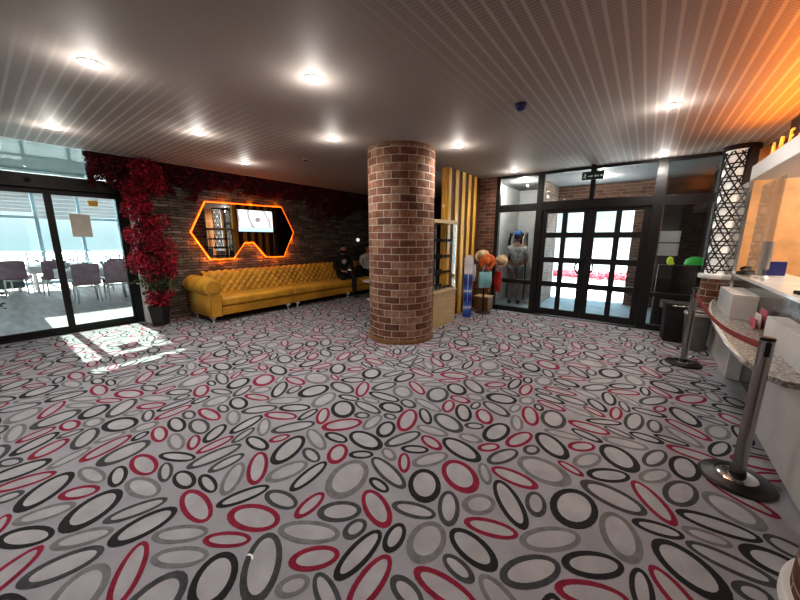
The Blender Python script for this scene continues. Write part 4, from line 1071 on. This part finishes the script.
# ------------------------------------------------------------------ stanchions
def stanchion(x, y, label):
    t = thing('barrier_post', label, 'barrier post', (x, y, 0), 0, 'belt barrier posts in front of the desk')
    MB().lathe([(.001,.003),(.185,.003),(.188,.012),(.178,.022),(.15,.026),(.12,.036),(.105,.038),(.10,.03)], seg=48).build('base', 'rubber', t, 35)
    MB().lathe([(.10,.036),(.09,.040),(.04,.044),(.001,.044)], seg=36).build('base_plate', 'steel', t, 35)
    MB().lathe([(.001,.07),(.042,.07),(.044,.044),(.001,.043)], seg=24).build('collar', 'rubber', t, 35)
    MB().lathe([(.001,.06),(.0335,.06),(.0335,.955),(.001,.955)], seg=32).build('pole', 'chrome', t, 40)
    MB().lathe([(.0,.955),(.0345,.955),(.0345,.968),(.028,.975),(.001,.976)], seg=28).build('cap', 'rubber', t, 40)
    MB().box((-.012,-.042,.86),(.012,-.030,.95)).build('belt_clip', 'rubber', t, bevel=.003); MB().box((-.012,.030,.86),(.012,.042,.95)).build('belt_clip', 'rubber', t, bevel=.003)
stanchion(.645, 2.80, 'near steel belt barrier post with black round base by the desk')
stanchion(.54, 5.22, 'far steel belt barrier post beside the entrance, nearest the bins')
bl = MB(); n = 24
P0, P1 = Vector((.645,2.845,.905)), Vector((.54,5.175,.905))
def bf(u, v):
    p = P0.lerp(P1, u); return (p.x, p.y, p.z-.10*math.sin(PI*u)+.042*(v-.5))
bl.grid(bf, n, 1)
o = bl.build('barrier_belt', 'belt'); so = o.modifiers.new('thick', 'SOLIDIFY'); so.thickness = .003
tag(o, 'dull red barrier belt stretched between the two steel posts', 'barrier belt')

tag(MB().prism([(-.022,-.008),(.0,.004),(.02,-.006),(.026,.004),(.004,.012),(-.018,.006)], 2, .002, .006).build('paper_scrap', 'white', None, loc=(-1.38,.60,0)), 'tiny white paper scrap lying on the carpet in the foreground', 'scrap')
# bins by the entrance
t = thing('litter_bin', 'dark square bin with steel rim by the entrance glazing', 'bin', (.50,6.42,0), .1)
MB().prism([(-.15,.003),(.15,.003),(.17,.56),(-.17,.56)], 1, -.15, .15).build('bin_body', 'blackmatt', t, bevel=.01); MB().box((-.18,-.16,.56),(.18,.16,.60)).build('bin_rim', 'blackmatt', t, bevel=.01)
MB().tube([(-.10,-.165,.55),(-.10,-.20,.57),(.10,-.20,.57),(.10,-.165,.55)], .014, 10).build('bin_handle', 'steel', t, 'all')
t = thing('litter_bin', 'grey round bin between the dark bin and the desk', 'bin', (.70,6.05,0))
MB().lathe([(.001,.003),(.125,.003),(.15,.50),(.155,.52),(.14,.52),(.12,.05),(.001,.05)], seg=30).build('bin_body', 'bingrey', t, 40); MB().lathe([(.142,.50),(.16,.50),(.162,.53),(.15,.545),(.142,.53)], seg=30).build('bin_rim', 'silver', t, 40)

# ------------------------------------------------------------------ outside the entrance
struct(MB().box((-6,DY,-.1),(4,24,-.005)).build('floor_outside', 'pave'), 'grey paving outside the entrance', 'paving')
struct(MB().box((-3.0,DY,CEIL),(3.2,9.5,CEIL+.06)).build('ceiling_porch', 'porch'), 'grey porch ceiling outside the entrance', 'ceiling')
struct(MB().box((-2.05,8.0,0),(-1.93,9.3,CEIL)).build('wall_porch', 'wallbrick_y'), 'brick return wall inside the porch', 'wall')
struct(MB().box((-.30,9.2,0),(.22,9.4,CEIL)).build('wall_porch_right', 'wallbrick_x'), 'brick porch wall right of the opening', 'wall')
struct(MB().box((.22,9.2,0),(3.2,9.4,CEIL)).build('wall_porch_far', 'darkwall'), 'dark porch wall behind the right glass panel', 'wall')
struct(MB().box((-3.0,9.2,0),(-1.93,9.4,CEIL)).build('wall_porch_left', 'rwhite'), 'pale porch wall left of the opening', 'wall')
struct(MB().box((-1.93,9.2,2.45),(-.30,9.4,CEIL)).build('wall_porch_lintel', 'wallbrick_x'), 'brick lintel over the porch opening', 'wall')
struct(MB().box((-2.99,7.0,0),(-2.90,9.2,CEIL)).build('wall_porch_side', 'rwhite'), 'pale side wall of the porch', 'wall')
struct(MB().box((.9,7.02,0),(1.0,9.2,CEIL)).build('wall_porch_dark', 'darkwall'), 'dark side wall of the porch', 'wall')
pl = thing('planter_wall', 'low pink-red flower bed seen through the entrance doors', 'planter', (-1.9,14,0))
MB().box((-2.2,-.3,.0),(2.4,.3,.10)).build('planter_box', 'rwhite', pl)
rnd = random.Random(2); mb = MB(); leaves(mb, [(rnd.uniform(-2.2,2.4), rnd.uniform(-.35,.35), .08+.26*rnd.random()) for _ in range(5000)], .05, rnd, [0]); tag(mb.build('blossom', 'pinkred', pl), kind='stuff')
# white building facade beyond
f = thing('building', 'white sunlit building beyond the porch opening', 'building', (-3,22,0))
MB().box((-6,0,0),(8,.5,5)).build('wall', 'rwhite', f)
for k in range(5): MB().box((-4.5+2.4*k,-.04,1.4),(-3.3+2.4*k,0,3.4)).build('window', 'blind', f)

for x, y in ((-2.35,7.7),(-.9,8.1)):  # unseen lamps added to brighten the porch behind the glass
    l = bpy.data.lights.new('porch_fill', 'POINT'); l.energy = 42; l.color = (1,.95,.88); l.shadow_soft_size = .04
    lo = bpy.data.objects.new('porch_fill', l); COL.objects.link(lo); lo.location = (x, y, CEIL-.12)
# person and goods seen through left side panel
def standing_person(loc, rz, label):
    t = thing('person', label, 'person', loc, rz)
    ch = [[('pel',(0,0,.92),.125),('sp',(0,0,1.12),.115),('ch',(0,0,1.30),.135),('nk',(0,0,1.44),.052),('hb',(.01,0,1.50),.05)]]
    lg = []; sl = []
    for s in (-1,1):
        k = 'l' if s > 0 else 'r'
        c = [('pel',(0,0,.92),.125),(k+'h',(0,s*.09,.86),.09),(k+'mt',(.01,s*.10,.66),.075),(k+'k',(.02,s*.10,.48),.056),(k+'c',(-.01,s*.10,.33),.052),(k+'a',(-.02,s*.10,.09),.036)]
        ch.append(c); lg.append(c)
        ch.append([('ch',(0,0,1.30),.135),(k+'s',(0,s*.18,1.34),.058),(k+'e',(.0,s*.24,1.08),.04),(k+'fa',(.12,s*.22,1.00),.035),(k+'w',(.24,s*.18,.98),.024)])
        sl.append([('ch',(0,0,1.30),.145),(k+'s',(0,s*.18,1.34),.072),(k+'um',(0,s*.215,1.2),.066),(k+'ue',(0,s*.235,1.11),.062)])
        ch += hand(s, (.24,s*.18,.98), (1,-s*.2,-.1), (0,0,1), k)
    skin_obj('body', ch, 'skin', t, 2, 'pel')
    skin_obj('trousers', [[('pel',(0,0,.93),.138)]+[(a, b, r+.016) for a, b, r in c[1:]] for c in lg], 'cloth_grey', t, 2, 'pel')
    pm = mat('white_patterned_cloth', (.5,.5,.5), .8, var=.6, scale=18)
    skin_obj('shirt', [[('w',(0,0,.95),.14),('sp',(0,0,1.12),.14),('ch',(0,0,1.30),.148),('nk',(0,0,1.42),.07)]]+sl, pm, t, 2, 'w')
    for s in (-1,1):
        sh = MB(); sh.grid(lambda u, v: (-.07+.27*v, s*.10+.045*math.cos(u*2*PI)*math.sin(PI*min(1,.12+v*.9))**.5, .045+(.042-.016*v)*math.sin(u*2*PI)), 16, 10, closeu=True); sh.build('shoe', 'blackmatt', t, 'all')
    head_parts(t, (.02,0,1.61), 0, False, .03, cap='cloth_blue')
standing_person((-2.42,7.75,-.005), 1.9, 'person in blue cap and white patterned shirt behind the left glass panel')
t = thing('clothes_rack', 'garment rail with hanging clothes seen through the left glass panel', 'rack', (-2.62,8.45,0))
rk = MB(); rk.tube([(-.22,0,.0),(-.22,0,1.7),(.22,0,1.7),(.22,0,0)], .015, 8); rk.build('rail', 'blackmatt', t, 'all')
for k, mm in enumerate(['cloth_black','cloth_white','cloth_grey','bluepl','cloth_black','cloth_white']):
    x = -.17+.068*k
    g = MB(); g.prism([(-.03,1.68),(.03,1.68),(.20,1.58),(.24,1.30),(.17,1.28),(.16,.85),(-.16,.85),(-.17,1.28),(-.24,1.30),(-.20,1.58)], 0, x-.014, x+.014)
    tag(g.build('hanging_garment', mm, None, bevel=.006, loc=(-2.62,8.45,0)), 'garment hanging on the rail behind the left glass panel', 'garment', 'garments hanging on the rail')
# notices and coloured goods behind the right side panel
for z0, z1, w in ((1.50,1.68,'upper'),(1.28,1.48,'lower')):
    tag(MB().box((.16,DY+.012,z0),(.42,DY+.016,z1)).build('paper_notice', 'paper'), '%s of two grey paper notices on the right glass panel' % w, 'notice')
t = thing('goods_cabinet', 'dark cabinet standing behind the right glass panel', 'cabinet', (.55,7.45,0))
MB().box((-.34,-.15,.0),(.30,.15,1.10)).build('cabinet_body', 'blackmatt', t, bevel=.006)
for s in (-.17,.15): MB().box((s-.14,-.165,.05),(s+.14,-.15,1.05)).build('cabinet_door', 'darkwall', t, bevel=.004)
t = thing('helmet', 'bright green rounded helmet on the dark cabinet', 'helmet', (.70,7.42,1.10))
MB().lathe([(.15,.0),(.15,.05),(.125,.115),(.07,.15),(.001,.16)], seg=24).build('shell', 'greenbright', t, 'all'); MB().lathe([(.153,.0),(.158,.01),(.153,.02)], seg=24).build('rim', 'blackmatt', t, 'all')
t = thing('soft_toy', 'small lime yellow ball-shaped item at the left of the dark cabinet', 'toy', (.36,7.38,1.10))
MB().sphere((0,0,.075), .065, .75, .8, 1.15, 16).build('ball', 'limey', t, 'all'); MB().sphere((.03,-.03,.035), .035, 1, 1, .8, 10).build('ball_foot', 'limey', t, 'all')
t = thing('framed_card', 'small white card low down behind the right glass panel', 'card', (.40,7.274,.36))
MB().box((-.09,-.01,0),(.09,0,.14)).build('card_face', 'paper', t); MB().tube([(0,-.006,-.357),(0,-.006,.005)], .006, 6).build('card_stand', 'silver', t, 'all'); MB().tube([(-.09,-.01,0),(.09,-.01,0),(.09,-.01,.14),(-.09,-.01,.14)], .005, 6, closed=True).build('card_border', 'silver', t)

# ------------------------------------------------------------------ restaurant beyond the sliding doors
RX = -16.2; RC = 3.1
struct(MB().box((RX-.2,-4,-.1),(WX-.05,6,-.004)).build('floor_restaurant', 'tile'), 'pale laminate floor of the restaurant', 'floor')
rc = MB(); rc.box((RX,-4,RC),(-12.1,6,RC+.1)); rc.box((-7.7,-4,RC),(WX-.05,6,RC+.1)); rc.box((-12.1,-4,RC),(-7.7,.55,RC+.1)); rc.box((-12.1,2.05,RC),(-7.7,6,RC+.1))
sk = sempty('window_6', 'tinted roof light in the restaurant ceiling', 'roof light'); MB().quad([(-12.1,.55,RC+.05),(-7.7,.55,RC+.05),(-7.7,2.05,RC+.05),(-12.1,2.05,RC+.05)]).build('pane', glass_mat('tinted_glass', (.15,.185,.17), .01, edge=.05), sk)
struct(rc.build('ceiling_restaurant', 'rwhite'), 'white restaurant ceiling with a roof light', 'ceiling')
struct(MB().box((RX,5.9,0),(WX-.05,6,RC)).build('wall_restaurant_right', 'rwhite'), 'white side wall of the restaurant', 'wall')
struct(MB().box((RX,-4,0),(WX-.05,-3.9,RC)).build('wall_restaurant_left', 'rwhite'), 'white side wall of the restaurant, left', 'wall')
struct(MB().box((WX-.15,1.80,0),(WX-.05,6,RC)).build('wall_restaurant_rear', 'rwhite'), 'white wall behind the slate wall', 'wall')
t = sempty('window_5', 'wide restaurant window wall with pale blue frames', 'window')
bars = [((RX,-3.9,0),(RX+.1,5.9,.10)), ((RX,-3.9,RC-.12),(RX+.1,5.9,RC)), ((RX,-3.9,2.15),(RX+.1,5.9,2.24))]
y = -3.9
while y < 5.9: bars.append(((RX-.001,y,.1),(RX+.101,y+.09,RC-.12))); y += 1.05
frame_bars('frame', bars, t, 'bluewhite')
MB().box((RX+.04,-3.9,.1),(RX+.05,5.9,RC-.12)).build('pane', 'glass', t)
y = -3.85; k = 0
while y < 5.7:
    h = (.75,.95,.85,.6)[k % 4]; b = MB()
    for q in range(7): b.box((RX+.13,y+.02,RC-h+q*h/7),(RX+.14,y+.98,RC-h+(q+.93)*h/7))
    tag(b.build('window_blind', 'blind'), 'white slatted blind drawn part way down the restaurant window', 'blind', 'blinds on the restaurant window'); y += 1.05; k += 1
t = thing('railing', 'pale horizontal railing inside the restaurant window', 'railing', (RX+.35,0,0))
for z in (1.08,.88,.68): MB().tube([(0,-3.8,z),(0,5.8,z)], .022, 8).build('rail', 'bluewhite', t, 'all')
for k in range(9): MB().tube([(0,-3.6+1.15*k,0),(0,-3.6+1.15*k,1.08)], .02, 8).build('railing_post', 'bluewhite', t, 'all')
def chair():
    t = thing('dining_chair', 'mauve upholstered restaurant chair with white legs', 'chair', (0,0,0), 0, 'mauve restaurant chairs')
    MB().box((-.22,-.22,.43),(.24,.22,.52)).build('seat', 'mauve', t, bevel=.02)
    b = MB(); b.grid(lambda u, v: (.22+.05*v, -.24+.48*u, .46+.47*v+.02*math.sin(PI*u)), 10, 6); b.grid(lambda u, v: (.27+.05*v, -.24+.48*u, .46+.47*v+.02*math.sin(PI*u)), 10, 6)
    b.box((.23,-.24,.46),(.30,.24,.92)); b.build('backrest', 'mauve', t, bevel=.01)
    for x in (-.18,.24):
        for y in (-.19,.19): MB().tube([(x,y,.44),(x*1.12,y*1.08,.002)], [.022,.013], 8).build('leg', 'white', t, 'all')
    MB().tube([(-.18,-.19,.40),(.24,-.19,.40),(.24,.19,.40),(-.18,.19,.40)], .016, 8, closed=True).build('seat_frame', 'white', t, 'all')
    return t
c0 = chair(); c0.location = (-10.75,1.52,0); c0['label'] = 'mauve restaurant chair left of the pair behind the right glass door'
dup(c0, (-10.75,2.08,0), 0, 'mauve restaurant chair right of the pair behind the right glass door')
dup(c0, (-12.9,1.22,0), .1, 'mauve restaurant chair seen past the middle door frame')
dup(c0, (-12.7,2.5,0), .1, 'mauve restaurant chair further back behind the pair')
dup(c0, (-13.6,.62,0), -.3, 'mauve restaurant chair seen alone through the left glass door')
def rtable(x, y, label):
    t = thing('restaurant_table', label, 'table', (x, y, 0), 0, 'white clothed restaurant tables')
    MB().box((-.45,-.7,.72),(.45,.7,.75)).build('tabletop', 'linen', t, bevel=.004)
    c = MB()
    c.grid(lambda u, v: (lambda a: (.46*max(-1,min(1,1.5*math.cos(a)))*(1+.03*v*math.sin(9*a)), .71*max(-1,min(1,1.5*math.sin(a)))*(1+.03*v*math.sin(9*a)), .752-.20*v))(u*2*PI), 64, 5, closeu=True)
    c.build('tablecloth', 'linen', t, 'all')
    for sx in (-.36,.36):
        for sy in (-.6,.6): MB().tube([(sx,sy,.72),(sx,sy,.002)], .025, 8).build('leg', 'white', t, 'all')
rtable(-11.55,1.85,'white clothed table in front of the chair pair'); rtable(-13.9,1.55,'white clothed table near the restaurant window'); rtable(-14.4,3.2,'white clothed table at the right end of the restaurant window')
def wineglass():
    t = thing('wine_glass', 'wine glass', 'glass', (0,0,-5), 0, 'glasses on the restaurant tables')
    MB().lathe([(.035,.0),(.033,.004),(.004,.008),(.004,.08),(.02,.095),(.035,.13),(.030,.17)], seg=14).build('bowl', mat('glass_grey', (.5,.55,.58), .1, metal=.4), t, 'all'); return t
w0 = wineglass(); fst = True
for (tx, ty, nm) in ((-11.55,1.85,'nearest restaurant table'),(-13.9,1.55,'restaurant table near the window'),(-14.4,3.2,'restaurant table at the right end')):
    for dx in (-.25,.25):
        for dy in (-.5,-.15,.2,.55):
            l = (tx+dx, ty+dy, .754)
            if fst: w0.location = l; w0['label'] = 'wine glass standing on the '+nm; fst = False
            else: dup(w0, l, label='wine glass standing on the '+nm)
t = thing('banquette', 'low green-grey banquette under the restaurant window at far left', 'bench', (-14.6,.25,0))
MB().box((-.3,-1.2,.1),(.3,.5,.45)).build('seat', mat('dark_green_seat', (.06,.10,.09), .6), t, bevel=.02); MB().box((-.35,-1.2,.45),(-.2,.5,.85)).build('backrest', mat('dark_green_back', (.06,.10,.09), .6), t, bevel=.02)
for y in (-1.1,.4): MB().box((-.28,y-.03,.002),(.28,y+.03,.1)).build('foot', 'white', t)
# exterior ground
struct(MB().box((-60,-40,-.6),(RX-.2,40,-.3)).build('ground', mat('pale_ground', (.5,.58,.6), .9)), 'pale ground outside the restaurant', 'ground')

# ------------------------------------------------------------------ world, sun, camera
w = bpy.data.worlds.new('world'); sc.world = w; w.use_nodes = True; nt = w.node_tree
bg = nt.nodes['Background']
tc = nt.nodes.new('ShaderNodeTexCoord'); sp = nt.nodes.new('ShaderNodeSeparateXYZ'); nt.links.new(tc.outputs['Generated'], sp.inputs[0])
r = nt.nodes.new('ShaderNodeValToRGB'); el = r.color_ramp.elements
el[0].position = .0; el[0].color = (.50,.70,.74,1); el[1].position = .5; el[1].color = (.45,.72,.85,1)
e = el.new(.10); e.color = (.85,.95,1,1)
nt.links.new(sp.outputs[2], r.inputs[0]); nt.links.new(r.outputs[0], bg.inputs[0])
mr = nt.nodes.new('ShaderNodeMapRange'); nt.links.new(sp.outputs[1], mr.inputs[0]); mr.inputs[1].default_value = .2; mr.inputs[2].default_value = .95; mr.inputs[3].default_value = 1.45; mr.inputs[4].default_value = 10.0
nt.links.new(mr.outputs[0], bg.inputs[1])
s = bpy.data.lights.new('sun', 'SUN'); s.energy = 80; s.angle = .01; s.color = (1,.96,.88)
so = bpy.data.objects.new('sun', s); COL.objects.link(so)
so.rotation_euler = Vector((math.cos(math.radians(48)), .02, -math.sin(math.radians(48)))).to_track_quat('-Z','Y').to_euler()

cam = bpy.data.cameras.new('camera'); co = bpy.data.objects.new('camera', cam); COL.objects.link(co); sc.camera = co
cam.sensor_width = 36; cam.lens = 320/800*36; cam.clip_start = .05; cam.clip_end = 300
P, YAW, ROLL = math.radians(10.9), math.radians(37.2), math.radians(.16)
f = Vector((-math.sin(YAW)*math.cos(P), math.cos(YAW)*math.cos(P), -math.sin(P)))
q = f.to_track_quat('-Z','Y'); co.rotation_mode = 'QUATERNION'
from mathutils import Quaternion
co.rotation_quaternion = q @ Quaternion((0,0,1), ROLL)
co.location = (0,0,1.55)
sc.view_settings.view_transform = 'Standard'
try: sc.view_settings.look = 'Medium High Contrast'
except Exception: sc.view_settings.look = 'None'
sc.view_settings.exposure = 0.0
